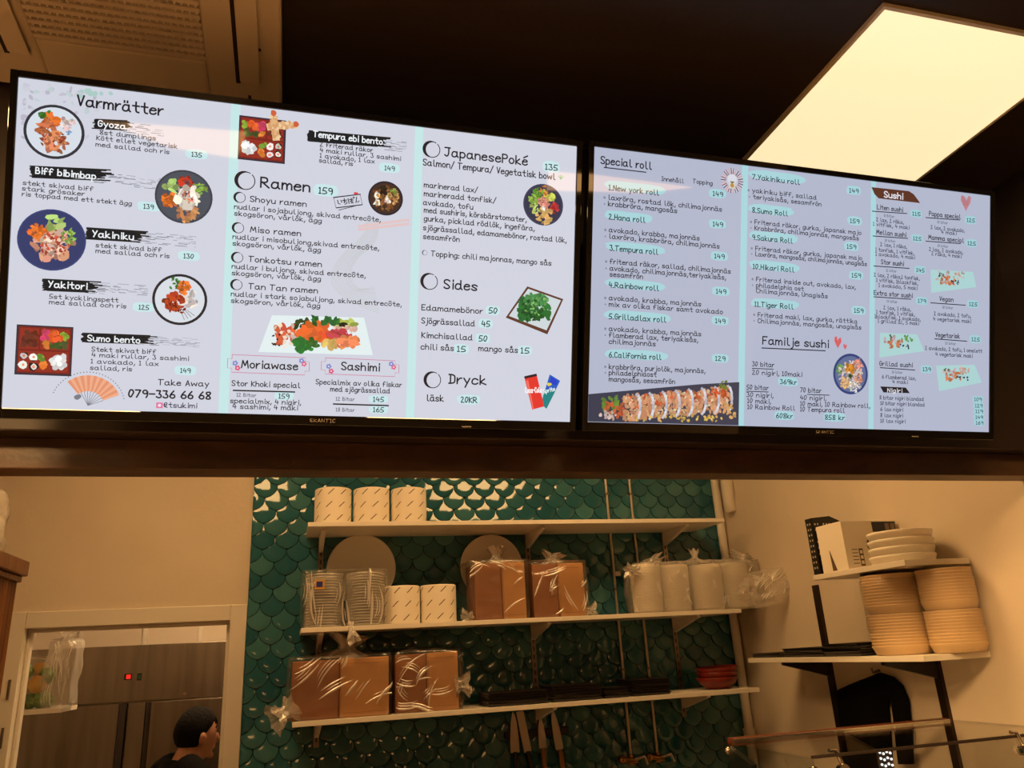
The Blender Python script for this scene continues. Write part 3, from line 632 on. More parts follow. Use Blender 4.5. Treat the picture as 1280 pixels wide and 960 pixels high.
# sashimi platter
b = MB(); A.poly(b, A.quad([(340, 394), (455, 397), (466, 444), (323, 440)]), (226, 240, 240), 3); rr = random.Random(12)
def food_at(S, b, x, y, sx, sy, n, rgb, r, l):
    for i in range(n):
        u, v = S.uv(x+rr.uniform(-sx, sx), y+rr.uniform(-sy, sy)); j = rr.uniform(.85, 1.1)
        S.blob(b, u, v, r*rr.uniform(.6, 1.1), tuple(int(min(255, z*j))//12*12 for z in rgb), l+i*.004, rr, rr.uniform(.8, 1.5), rr.uniform(0, 3))
food_at(A, b, 358, 418, 12, 13, 26, (222, 100, 66), .008, 4); food_at(A, b, 355, 420, 12, 14, 16, (240, 214, 190), .005, 5); food_at(A, b, 345, 424, 5, 8, 7, (50, 40, 40), .003, 5.5)
food_at(A, b, 377, 405, 7, 4, 14, (50, 76, 40), .006, 5); food_at(A, b, 392, 415, 16, 9, 30, (238, 110, 54), .011, 6); food_at(A, b, 410, 424, 10, 8, 12, (228, 90, 50), .009, 6.5)
food_at(A, b, 394, 401, 3, 5, 10, (40, 106, 50), .006, 7); food_at(A, b, 413, 402, 10, 4, 16, (46, 116, 56), .006, 7); food_at(A, b, 378, 431, 8, 7, 26, (44, 128, 56), .008, 7); food_at(A, b, 392, 428, 6, 5, 10, (60, 110, 50), .006, 7)
food_at(A, b, 432, 405, 12, 3, 12, (180, 190, 90), .008, 6); food_at(A, b, 430, 406, 3, 3, 3, (30, 40, 30), .006, 7); food_at(A, b, 432, 412, 14, 3, 16, (240, 196, 176), .006, 6)
food_at(A, b, 424, 418, 14, 4, 16, (190, 70, 80), .008, 6.5); food_at(A, b, 432, 428, 14, 6, 22, (238, 140, 90), .009, 7); food_at(A, b, 412, 430, 7, 4, 10, (226, 190, 110), .008, 7.5); A.part(b, 'dish_picture')
for (x0, y0, x1, y1, tx, a, c, e) in ((285, 443, 387, 469, 'Moriawase', 302, 459.5, 372), (402, 447, 499, 471, 'Sashimi', 427, 462, 474)):
    b = MB(); q = A.quad([(x0, y0), (x1, y0+4), (x1, y1), (x0, y1-4)]); n = .008
    pts = [(q[0][0]+n, q[0][1]), (q[1][0]-n, q[0][1]), (q[1][0]-n, q[0][1]-n), (q[1][0], q[0][1]-n), (q[1][0], q[2][1]+n), (q[1][0]-n, q[2][1]+n), (q[1][0]-n, q[2][1]), (q[0][0]+n, q[2][1]), (q[0][0]+n, q[2][1]+n), (q[0][0], q[2][1]+n), (q[0][0], q[0][1]-n), (q[0][0]+n, q[0][1]-n), (q[0][0]+n, q[0][1])]
    A.strip(b, pts, .0013, (206, 130, 156), 3)
    for fx, fy, rgb in ((x0+9, y0+11, (130, 140, 206)), (x0+12, y0+17, (220, 90, 130)), (x1-10, y0+8, (130, 140, 206)), (x1-7, y0+12, (220, 110, 140))):
        fu, fv = A.uv(fx, fy)
        for i in range(5): t = i*1.257; A.disc(b, fu+.0032*math.cos(t), fv+.0032*math.sin(t), .0024, rgb, 4, 8)
        A.disc(b, fu, fv, .0015, (246, 236, 230), 5, 8)
    A.text(b, a, c, e, tx, 11); A.part(b, 'menu_heading', 'name in a pink bordered frame')
b = MB(); A.text(b, 290, 482, 375, 'Stor Khoki special', 7.5); A.line(b, (292, 488), (368, 490), 1.8, INK); A.text(b, 296, 495.5, 320, '12 Bitar', 5, GREY)
A.text(b, 288, 503.5, 376, 'specialmix, 4 nigiri,', 6.8); A.text(b, 291, 510.5, 372, '4 sashimi, 4 maki', 6.8); A.part(b, 'menu_text')
b = MB(); A.text(b, 395, 480, 502, 'Specialmix av olika fiskar', 7); A.text(b, 413, 489, 487, 'med sjögrässallad', 7); A.text(b, 420, 500.5, 443, '12 Bitar', 5, GREY)
A.line(b, (417, 505), (485, 507), 1.8, INK); A.text(b, 420, 514, 443, '18 Bitar', 5, GREY); A.part(b, 'menu_text')
prices(A, [(355, 495, '159'), (473, 499, '145'), (473, 512, '165')], 6.8, 24, 10)
# third column
b = MB(); A.ring(b, 540, 187, 9.8, 4.2); A.text(b, 556, 195, 659, 'JapanesePoké', 12.5); A.part(b, 'menu_heading')
entries(A, [(529, 206.5, 694, 'Salmon/ Tempura/ Vegetatisk bowl')], 9); prices(A, [(689, 208.5, '135')], 8, 22, 14)
b = MB(); q = A.uv(701, 222)
for i in range(4): t = .5+i*.7; A.strip(b, [(q[0], q[1]-.004), (q[0]+.006*math.cos(t), q[1]+.005*math.sin(t))], .0014, (120, 186, 120), 4)
A.part(b, 'plant_drawing')
entries(A, [(530, 234, 597, 'marinerad lax/'), (530, 245, 620, 'marineradd tonfisk/'), (529, 256, 591, 'avokado, tofu'), (530, 265.5, 658, 'med sushiris, körsbärstomater,'),
    (530, 276, 668, 'gurka, picklad rödlök, ingefära,'), (529, 287.5, 708, 'sjögrässallad, edamamebönor, rostad lök,'), (529, 298.5, 574, 'sesamfrön')], 7.5)
b = MB(); A.ring(b, 531, 316, 3, 1.4, GREY); A.text(b, 539, 320, 689, 'Topping: chili majonnas, mango sås', 7.5); A.part(b, 'menu_text')
dish(A, 679, 256, 26, (62, 64, 88), (52, 54, 76), [((150, 186, 80), -.4, .2, .25, 20, .12), ((110, 160, 60), -.25, .5, .22, 14, .11), ((200, 206, 90), .25, .4, .22, 12, .16), ((226, 150, 70), .0, .6, .2, 8, .09), ((206, 60, 60), .5, -.1, .2, 14, .11), ((226, 180, 110), .05, -.45, .35, 24, .13), ((190, 206, 110), -.4, -.2, .2, 12, .1), ((228, 150, 130), .0, .05, .25, 20, .1), ((244, 236, 220), .0, -.15, .06, 3, .1)], 9, inner=.92)
b = MB(); A.ring(b, 537, 352, 9.8, 4.0); A.text(b, 555, 360.5, 596, 'Sides', 13); A.part(b, 'menu_heading')
b = MB(); A.poly(b, A.quad([(659, 358), (704, 374), (684, 418), (632, 397)]), (96, 58, 44), 3); A.poly(b, A.quad([(660, 361), (701, 375.5), (683, 413), (636, 395)]), (206, 216, 220), 4)
food_at(A, b, 668, 386, 18, 13, 90, (44, 116, 56), .008, 5); food_at(A, b, 672, 374, 15, 6, 34, (80, 150, 84), .007, 6); food_at(A, b, 664, 388, 14, 12, 40, (30, 90, 44), .004, 6.5); food_at(A, b, 670, 384, 14, 12, 24, (130, 190, 110), .003, 7); A.part(b, 'dish_picture')
entries(A, [(527, 387.5, 603, 'Edamamebönor'), (527, 404, 593, 'Sjögrässallad'), (527, 422, 590, 'Kimchisallad'), (526, 436.5, 567, 'chili sås'), (598, 438.5, 647, 'mango sås')], 8)
prices(A, [(616, 388, '50'), (607, 404.5, '45'), (603.5, 423, '50'), (576.5, 436, '15'), (656, 438, '15')], 8, 19, 12)
b = MB(); A.ring(b, 541, 475, 9.8, 4.0); A.text(b, 561, 479, 607, 'Dryck', 13); A.part(b, 'menu_heading')
entries(A, [(533, 501, 554, 'läsk')], 9); prices(A, [(586, 499.5, '20KR')], 8, 30, 12)
b = MB(); A.poly(b, A.quad([(687, 468), (700, 476), (683, 511), (676, 505)]), (30, 90, 190), 3); A.poly(b, A.quad([(681, 487), (695, 487), (683, 511), (676, 505)]), (20, 130, 130), 3.5)
A.poly(b, A.quad([(689, 471), (697, 477), (694, 482), (687, 478)]), (30, 60, 200), 4); q = A.uv(686, 480.5); A.blob(b, q[0], q[1], .0055, (226, 206, 70), 5, rr, 1.2); A.text(b, 679.5, 491.5, 694, 'Sprite', 5.6, (236, 246, 246), 1.1, 6, .25); A.part(b, 'can_picture', 'blue and green drink can')
b = MB(); A.poly(b, A.quad([(655, 471), (670.5, 468), (680, 508), (665, 512)]), (226, 54, 46), 6); A.poly(b, A.quad([(654.8, 470.5), (670.3, 467), (671, 470), (655.5, 473.5)]), (40, 30, 34), 7); A.poly(b, A.quad([(657, 476), (660, 475), (667, 511), (665.5, 511.5)]), (240, 110, 96), 7)
A.text(b, 656.5, 491, 677, 'Coca-Cola', 7.4, (250, 240, 240), 1.1, 8, .06); A.part(b, 'can_picture', 'red drink can')
# ---------------------------------------------------------------- right screen
B = television(.626, 1.5655, Z(.474), 1.0, (178, 184, 205), 'right wide menu screen with Special roll and Familje sushi headings on the dark bulkhead', .585)
PB = (166, 212, 219); IB = (22, 26, 40)
for px, py, wd in ((928, 400, 9), (1090, 400, 7.5)):
    b = MB(); u, v = B.uv(px, py); h = wd*.5*B.k(px, py); B.poly(b, [(u-h, 0), (u+h, 0), (u+h, B.H), (u-h, B.H)], (168, 214, 221), 1); B.part(b, 'column_divider')
b = MB(); B.text(b, 751, 204.5, 814, 'Special roll', 10.5, IB); B.line(b, (755, 209.5), (807, 215.5), 1.3, IB); B.part(b, 'menu_heading')
entries(B, [(827, 226, 854, 'Innehåll', 6), (866, 229, 890, 'Topping', 6)], 6, ink=IB)
def rolls(S, items, tcap, dcap, pw, cap):
    for (tx, x, y, x1, px_, py_, pr, lines) in items:
        b = MB(); S.pill(b, (x+x1)/2+2, y-3, x1-x+20, 12, PB); S.text(b, x, y, x1, tx, tcap, IB); S.part(b, 'menu_heading', 'numbered name on a pale blue patch')
        b = MB()
        for i, (a, c, e, t) in enumerate(lines):
            S.text(b, a, c, e, t, dcap, IB)
            if i < 2: u, v = S.uv(a-4.5, c-2.5); S.disc(b, u, v, .0030 if i == 0 else .0020, (132, 138, 156), 3, 10)
        S.part(b, 'menu_text')
        prices(S, [(px_, py_-3, pr)], cap, pw, 11, PB, IB)
rolls(B, [('1.New york roll', 761, 237.5, 823, 897, 245, '149', [(760, 249.5, 902, 'laxröra, rostad lök, chilimajonnäs'), (760, 257.5, 846, 'krabbröra, mangosås')]),
 ('2.Hana roll', 761, 274, 806, 897, 283, '149', [(761, 290, 874, 'avokado, krabba, majonnäs'), (761, 298, 899, 'laxröra, krabbröra, chilimajonnäs')]),
 ('3.Tempura roll', 762, 313, 822, 899, 323, '149', [(762, 329.5, 913, 'friterad räkor, sallad, chilimajonnäs'), (762, 338, 907, 'avokado, chilimajonnäs,teriyakisås,'), (762, 345.5, 803, 'sesamfrön')]),
 ('4.Rainbow roll', 761, 359, 823, 901, 367, '149', [(761, 375, 876, 'avokado, krabba, majonnäs'), (761, 383, 903, 'mix av olika fiskar samt avokado')]),
 ('5.Grilladlax roll', 761, 398.5, 832, 900, 404, '149', [(761, 413.5, 876, 'avokado, krabba, majonnäs'), (761, 421.5, 872, 'flamberad lax, teriyakisås,'), (761, 429.5, 819, 'chilimajonnäs')]),
 ('6.California roll', 761, 446.5, 826, 900, 451, '129', [(761, 461, 881, 'krabbröra, purjolök, majonnäs,'), (761, 468.5, 820, 'philadelphiaost'), (761, 476.5, 843, 'mangosås, sesamfrön')])], 7.6, 6.9, 24, 6.5)
rolls(B, [('7.Yakiniku roll', 940, 224, 999, 1067, 241, '149', [(940, 240.5, 1020, 'yakiniku biff, sallad'), (941, 248.5, 1026, 'teriyakisås, sesamfrön')]),
 ('8.Sumo Roll', 940, 265.5, 984, 1068, 279, '159', [(943, 280, 1076, 'Friterad räkor, gurka, japansk majo'), (943, 287.5, 1073, 'Krabbröra, chilimajonnäs, mangosås')]),
 ('9.Sakura Roll', 940, 299.5, 990, 1064, 311, '159', [(944, 313, 1077, 'Friterad räkor, gurka, japansk majo'), (944, 320, 1083, 'Laxröra, mangosås, chilimajonnäs, unagisås')]),
 ('10.Hikari Roll', 941, 336, 992, 1070, 347, '159', [(945, 351.5, 1069, 'Friterad inside out, avokado, lax,'), (945, 359, 1004, 'philadelphia ost'), (945, 366, 1034, 'Chilimajonnäs, Unagisås')]),
 ('11.Tiger Roll', 943, 383, 991, 1073, 391, '159', [(947, 396, 1071, 'Friterad maki, lax, gurka, rättika'), (947, 403.5, 1076, 'Chilimajonnäs, mangosås, unagisås')])], 7, 6.2, 21, 6)
b = MB(); u, v = B.uv(915, 226); k = B.k(915, 226); B.disc(b, u, v, 15*k, (196, 200, 214), 2)
for i in range(26):
    t = 6.283*i/26; B.strip(b, [(u+9*k*math.cos(t), v+9*k*math.sin(t)), (u+15*k*math.cos(t), v+15*k*math.sin(t))], .0024, [(150, 80, 96), (90, 70, 96), (206, 150, 150)][i % 3], 3)
B.disc(b, u, v+2*k, 6.2*k, (214, 218, 228), 4, 20); B.poly(b, [(u-5*k, v-10*k), (u+5*k, v-10*k), (u+4*k, v), (u-4*k, v)], (206, 206, 200), 4); B.disc(b, u, v-6*k, 2.6*k, (190, 140, 60), 5, 14); B.poly(b, [(u-3.5*k, v-1*k), (u+3.5*k, v-1*k), (u, v-4*k)], (120, 100, 50), 5); B.part(b, 'emblem_drawing', 'round red and white burst emblem')
b = MB(); B.text(b, 953, 430, 1035, 'Familje sushi', 11, IB); B.line(b, (952, 435), (1031, 438.5), 1.3, IB); B.part(b, 'menu_heading')
b = MB()
for hx, hy, hs in ((1047, 427, 6), (1056, 433, 3)):
    u, v = B.uv(hx, hy); k = B.k(hx, hy)*hs; B.poly(b, [(u, v-1.4*k), (u+.9*k, v), (u+.75*k, v+.9*k), (u+.25*k, v+.7*k), (u, v+.2*k), (u-.3*k, v+1.1*k), (u-.8*k, v+.9*k), (u-.8*k, v)], (214, 96, 100), 3)
B.part(b, 'heart_drawing')
dish(B, 1063, 467.5, 25.5, (50, 66, 120), (96, 110, 150), [((214, 196, 190), 0, 0, .62, 60, .12), ((110, 160, 80), -.55, .2, .18, 14, .09), ((224, 150, 130), .35, .4, .25, 20, .1), ((226, 180, 120), -.3, -.4, .25, 16, .1), ((206, 140, 110), .4, -.2, .2, 16, .08), ((226, 150, 50), -.05, .2, .18, 12, .14), ((60, 90, 40), 0, -.1, .1, 6, .09), ((240, 236, 226), .2, -.5, .3, 20, .07)], 10, inner=.88)
b = MB(); B.text(b, 940, 457.5, 967, '30 bitar', 6.4, IB); B.line(b, (940, 460.5), (966, 461.5), 1, IB); B.text(b, 940, 468, 1002, '20 nigiri, 10maki', 6.4, IB); B.part(b, 'menu_text')
b = MB(); B.text(b, 933, 486.5, 960, '50 bitar', 6.4, IB); B.line(b, (933, 489), (960, 490), 1, IB); B.text(b, 933, 496, 966, '30 nigiri,', 6.4, IB); B.text(b, 934, 503.5, 963, '10 maki,', 6.4, IB); B.text(b, 934, 511, 993, '10 Rainbow Roll', 6.4, IB); B.part(b, 'menu_text')
b = MB(); B.text(b, 1000, 490, 1026, '70 bitar', 6.4, IB); B.line(b, (1009, 493), (1036, 494), 1, IB); B.text(b, 1000, 499.5, 1032, '40 nigiri,', 6.4, IB); B.text(b, 1000, 507, 1087, '10 maki, 10 Rainbow roll,', 6.4, IB); B.text(b, 1000, 514, 1055, '10 Tempura roll', 6.4, IB); B.part(b, 'menu_text')
prices(B, [(985, 477, '369kr'), (980, 519.5, '608kr'), (1043, 521.5, '858 kr')], 6.6, 28, 11, PB, IB)
# sushi strip photograph
b = MB(); q0 = B.uv(745, 528); q1 = B.uv(924, 476); u1 = q1[0]; vt = B.uv(745, 493)[1]
B.poly(b, [(.001, .001), (u1, .001), (u1, q1[1]-.003), (u1*.72, q1[1]-.012), (.001, vt)], (52, 58, 78), 2)
for n in range(8):
    cx = 790+n*16.4; cy = 509-n*1.5; u, v = B.uv(cx, cy); k = B.k(cx, cy); l = 4+n*.25
    food_at(B, b, cx-2, cy+1, 9, 15, 46, (206, 150, 112), .0065, l); food_at(B, b, cx-2, cy-6, 7, 8, 20, (206, 96, 60), .005, l+.03); food_at(B, b, cx-1, cy, 8, 13, 18, (120, 84, 70), .0032, l+.05); food_at(B, b, cx-1, cy, 8, 13, 16, (226, 196, 160), .004, l+.07)
    for j in range(6):
        t0 = -1.35+j*.47; B.strip(b, [(u+9*k+6*k*math.cos(t0)-4*k, v+16*k*math.sin(t0)), (u+9*k+6*k*math.cos(t0+.5)-4*k, v+16*k*math.sin(t0+.5))], .0058, [(196, 196, 206), (222, 222, 228), (176, 176, 190)][j % 3], 6.2+n*.03)
food_at(B, b, 764, 505, 10, 9, 22, (100, 140, 60), .006, 6); food_at(B, b, 768, 512, 12, 9, 26, (196, 96, 56), .0055, 6.2); food_at(B, b, 760, 520, 10, 5, 14, (214, 190, 180), .005, 6.4); food_at(B, b, 900, 492, 7, 6, 12, (206, 90, 50), .006, 6.4); food_at(B, b, 904, 482, 4, 5, 10, (110, 120, 50), .005, 6.5)
food_at(B, b, 850, 523, 55, 3.5, 40, (214, 176, 90), .0042, 6.5); food_at(B, b, 912, 512, 6, 10, 12, (206, 160, 100), .005, 6.6); B.part(b, 'dish_picture', 'wide photograph of a row of sliced sushi')
# sushi column
def banner(S, pts, rgb, tx, x, y, x1, cap):
    b = MB(); S.poly(b, S.quad(pts), rgb, 3); S.text(b, x, y, x1, tx, cap, (226, 224, 232), 1.2, 5); S.part(b, 'menu_heading', 'white name on a dark ribbon')
banner(B, [(1089, 234), (1136, 239), (1142, 243), (1150, 254), (1098, 248), (1093, 243)], (92, 52, 38), 'Sushi', 1105, 246.5, 1128, 8.5)
banner(B, [(1100, 483), (1132, 484.5), (1137, 491.5), (1104, 490.5)], (30, 28, 34), 'Nigiri', 1109, 490, 1127, 5.5)
def combo(S, ttl, x, y, x1, lx, lx1, pr, ppx, ppy, small, lines):
    b = MB(); S.text(b, x, y, x1, ttl, 6.4, IB)
    S.line(b, (lx, y+2.6), (lx1, y+5.6), 1.1, IB); S.text(b, (lx+lx1)/2-7, y+9.5, (lx+lx1)/2+6, small, 3.6, (92, 98, 120))
    for a, c, e, t in lines: S.text(b, a, c, e, t, 5.2, (44, 48, 66))
    S.part(b, 'menu_text'); prices(S, [(ppx, ppy, pr)], 5.2, 16, 10, (160, 206, 214), IB)
combo(B, 'Liten sushi', 1096, 261.5, 1128, 1090, 1133, '115', 1145, 267, '8 Bitar', [(1095, 276.5, 1129, '2 lax, 2 räka,'), (1091, 282, 1136, '1 vitfisk, 4 maki')])
combo(B, 'Mellan sushi', 1095, 292.5, 1132, 1091, 1134, '125', 1146, 298, '10 bitar', [(1100, 307.5, 1133, '2 lax, 1 räka,'), (1094, 314, 1142, '1 tonfisk, 1 vitfisk,'), (1094, 319.5, 1143, '1 avokado, 4 maki')])
combo(B, 'Stor sushi', 1101, 330, 1129, 1092, 1136, '145', 1150, 337.5, '12 bitar', [(1092, 345.5, 1149, '2 lax, 2 räka,1 tonfisk,'), (1095, 352, 1147, '1 vitfisk, 1blackfisk,'), (1098, 358.5, 1146, '1 avokado, 5 maki')])
combo(B, 'Extra stor sushi', 1092, 368.5, 1140, 1092, 1138, '179', 1152, 376, '14 bitar', [(1104, 386.5, 1138, '2 lax, 1 räka,'), (1095, 392, 1143, '1 tonfisk, 1 vitfisk,'), (1093, 397.5, 1150, '1blackfisk, 1 avokado,'), (1097, 403, 1148, '1 grillad ål, 5 maki')])
combo(B, 'Grillad sushi', 1099, 457, 1140, 1100, 1143, '139', 1158, 461.5, '10 bitar', [(1102, 473, 1144, '6 flamberad lax,'), (1115, 479, 1134, '4 maki')])
combo(B, 'Pappa special', 1161, 269.5, 1200, 1157, 1199, '125', 1213, 275, '10 bitar', [(1163, 286, 1205, '2 lax, 2 avokado,'), (1176, 292, 1195, '4 maki')])
combo(B, 'Mamma special', 1160, 299, 1204, 1157, 1200, '125', 1214, 304, '10 bitar', [(1161, 313.5, 1203, '2 lax, 2 avokado,'), (1164, 319, 1201, '2 räka, 4 maki')])
combo(B, 'Vegan', 1174, 376, 1191, 1163, 1206, '125', 1216, 380, '10 bitar', [(1167, 394, 1213, '2 avokado, 2 tofu,'), (1166, 400.5, 1213, '4 vegetarisk maki')])
combo(B, 'Vegetarisk', 1169, 421, 1199, 1168, 1208, '125', 1219, 424, '10 bitar', [(1156, 437, 1227, '2 avokado, 2 tofu, 1 omelett'), (1169, 444.5, 1215, '4 vegetarisk maki')])
entries(B, [(1099, 499, 1154, '8 bitar nigiri blandad'), (1100, 506, 1155, '10 bitar nigiri blandad'), (1100, 513.5, 1128, '6 lax nigiri'), (1100, 521, 1128, '8 lax nigiri'), (1100, 528, 1131, '10 lax nigiri')], 5.2, ink=(44, 48, 66))
prices(B, [(1222, 499, '109'), (1223, 507, '129'), (1223.5, 514, '119'), (1223.5, 521.5, '149'), (1224, 528.5, '169')], 4.8, 13, 8, (160, 206, 214), IB)
for pts, gcol in (([(1163, 337), (1216, 340), (1220, 359), (1164, 366)], 0), ([(1100, 416), (1146, 418), (1155, 439), (1099, 447)], 1), ([(1170, 457), (1218, 456), (1227, 478), (1174, 489)], 0)):
    b = MB(); B.poly(b, B.quad(pts), (170, 210, 210), 3); cx = sum(p[0] for p in pts)/4-3; cy = sum(p[1] for p in pts)/4-2
    food_at(B, b, cx-9, cy-2, 8, 7, 14, (196, 170, 176), .005, 4); food_at(B, b, cx-3, cy+2, 9, 5, 18, (206, 130, 90), .005, 5); food_at(B, b, cx+11, cy-4, 7, 4, 12, (110, 160, 90) if gcol else (206, 170, 160), .0045, 5); food_at(B, b, cx+8, cy+5, 7, 2.5, 8, (60, 60, 84), .003, 6); food_at(B, b, cx-11, cy-6, 4, 3, 5, (80, 110, 80), .0035, 6); B.part(b, 'dish_picture')
b = MB(); u, v = B.uv(1207, 253); k = B.k(1207, 253)
B.poly(b, [(u, v-11*k), (u+7*k, v), (u+8*k, v+7*k), (u+4*k, v+9*k), (u+1*k, v+2*k), (u-3*k, v+8*k), (u-7*k, v+8*k), (u-8*k, v+2*k)], (190, 130, 138), 3)
for i in range(5): B.strip(b, [(u-6*k+i*2.4*k, v+7*k-i*.4*k), (u-3*k+i*1.4*k, v-4*k)], .0008, (150, 90, 100), 4)
B.part(b, 'heart_drawing')
# ================================================================== WALL SHELVES OVER THE TILES
YF, YT = 3.30, WB-.010                       # shelf front edge, back edge against the tiles
RAILX = (.135, 1.085, 1.795)
def wall_shelf(name, x0, x1, zt, label, bx):
    t = thing(name, ((x0+x1)/2, WB, zt), label, 'shelf', None)
    b = MB(); b.box(x0, x1, YF, YT, zt-.018, zt, M['white']); b.build('board', t, .0015)
    for x in bx:
        k = MB(); k.prism([(x-.009, YT, zt-.018), (x-.009, YF+.05, zt-.018), (x-.009, YF+.05, zt-.028), (x-.009, YT, zt-.085)], (.018, 0, 0), M['white']); k.build('bracket', t, .001)
    return t
S1, S2, S3 = Z(.545), Z(.134), Z(-.203)
wall_shelf('wall_shelf', .07, 1.965, S1, 'white shelf on the teal tiles, topmost of three, holding wrapped paper rolls', RAILX)
wall_shelf('wall_shelf', .055, 1.985, S2, 'white shelf on the teal tiles, middle of three, crowded with bagged cartons', RAILX)
wall_shelf('wall_shelf', .035, 2.02, S3, 'white shelf on the teal tiles, lowest of three, above the knives', RAILX)
for x, lb in zip(RAILX, ('slotted metal shelf rail behind the clear cup stacks', 'slotted metal shelf rail behind the bagged cartons in the middle', 'slotted metal shelf rail behind the white tub stacks')):
    r = MB(); r.box(x-.011, x+.011, WB-.016, WB-.0005, S3-.12, S1+.02, M['steel'])
    for i in range(26): r.box(x-.003, x+.003, WB-.0165, WB-.0155, S3-.1+i*.034, S3-.1+i*.034+.018, M['acdark'])
    tag(r.build('shelf_rail'), lb, 'shelf rail')
# ---- wrapped paper rolls
def paper_roll(loc, label, group, r=.0765, h=.153):
    t = thing('paper_roll', loc, label, 'paper roll', group)
    b = MB(); b.lathe([(.03, .004), (r-.003, 0), (r-.0005, .003), (r, .006), (r, h-.006), (r-.001, h-.002), (r-.004, h), (.028, h-.002), (.026, h-.03), (.026, .02), (.028, .004)], (0, 0, 0), M['paper'], 40)
    d = b
    for j in range(3):
        for i in range(9):
            t0 = 6.283*i/9+.1*j; z0 = .014+j*.054; v = []
            for q in range(4):
                f = q/3; a = t0+f*.32; v += [((r+.0005)*math.cos(a-.034), (r+.0005)*math.sin(a-.034), z0+f*.023), ((r+.0005)*math.cos(a+.034), (r+.0005)*math.sin(a+.034), z0+f*.023)]
            d.add(v, [(2*q, 2*q+1, 2*q+3, 2*q+2) for q in range(3)], M['dash'])
    b.build('wrapper', t, world=False); c = MB(); c.lathe([(.0275, .003), (.0275, h-.003), (.0245, h-.003), (.0245, .003), (.0275, .003)], (0, 0, 0), M['card_light'], 24); c.build('core', t, world=False); return t
yr = 3.405
p0 = paper_roll((PY(416, 648, yr).x, yr, S1), 'white paper roll with slanted dashes on the top shelf, leftmost of the three', 'paper rolls on the top shelf')
dup(p0, (PY(464, 648, yr).x, yr, S1), 'white paper roll with slanted dashes on the top shelf, in the middle of the three', 'paper rolls on the top shelf', 1.1)
dup(p0, (PY(511, 648, yr).x, yr, S1), 'white paper roll with slanted dashes on the top shelf, rightmost of the three', 'paper rolls on the top shelf', 2.3)
dup(p0, (PY(502, 775, yr).x, yr, S2), 'white paper roll with slanted dashes beside the clear cup stacks on the middle shelf', 'paper rolls on the middle shelf', .5)
dup(p0, (PY(548, 775, yr).x, yr, S2), 'white paper roll with slanted dashes beside the bagged carton on the middle shelf', 'paper rolls on the middle shelf', 1.7)
# ---- two round white discs on the tiles
for px, py, r, lb in ((452, 711, .150, 'round white disc on the teal tiles behind the clear cup stacks'), (615, 708, .146, 'round white disc on the teal tiles behind the bagged carton')):
    c = PY(px, py, WB-.05); t = thing('round_wall_disc', (c.x, WB-.01, c.z), lb, 'wall disc', 'round white discs behind the middle shelf')
    b = MB(); prof = [(0, .0), (r-.004, .0), (r, .004), (r, .012), (r-.004, .016), (0, .017)]; n = 56; v = []; fs = []
    for (q, d) in prof:
        for k in range(n): a = 6.2832*k/n; v.append((c.x+q*math.cos(a), WB-.034-d, c.z+q*math.sin(a)))
    for i in range(len(prof)-1):
        for k in range(n): fs.append((i*n+k, (i+1)*n+k, (i+1)*n+(k+1) % n, i*n+(k+1) % n))
    b.add(v, fs, M['white'], False); b.build('face_plate', t)
    s = MB(); s.tube([(c.x, WB-.0005, c.z), (c.x, WB-.034, c.z)], r*.55, M['white'], 28); s.build('wall_mount', t)
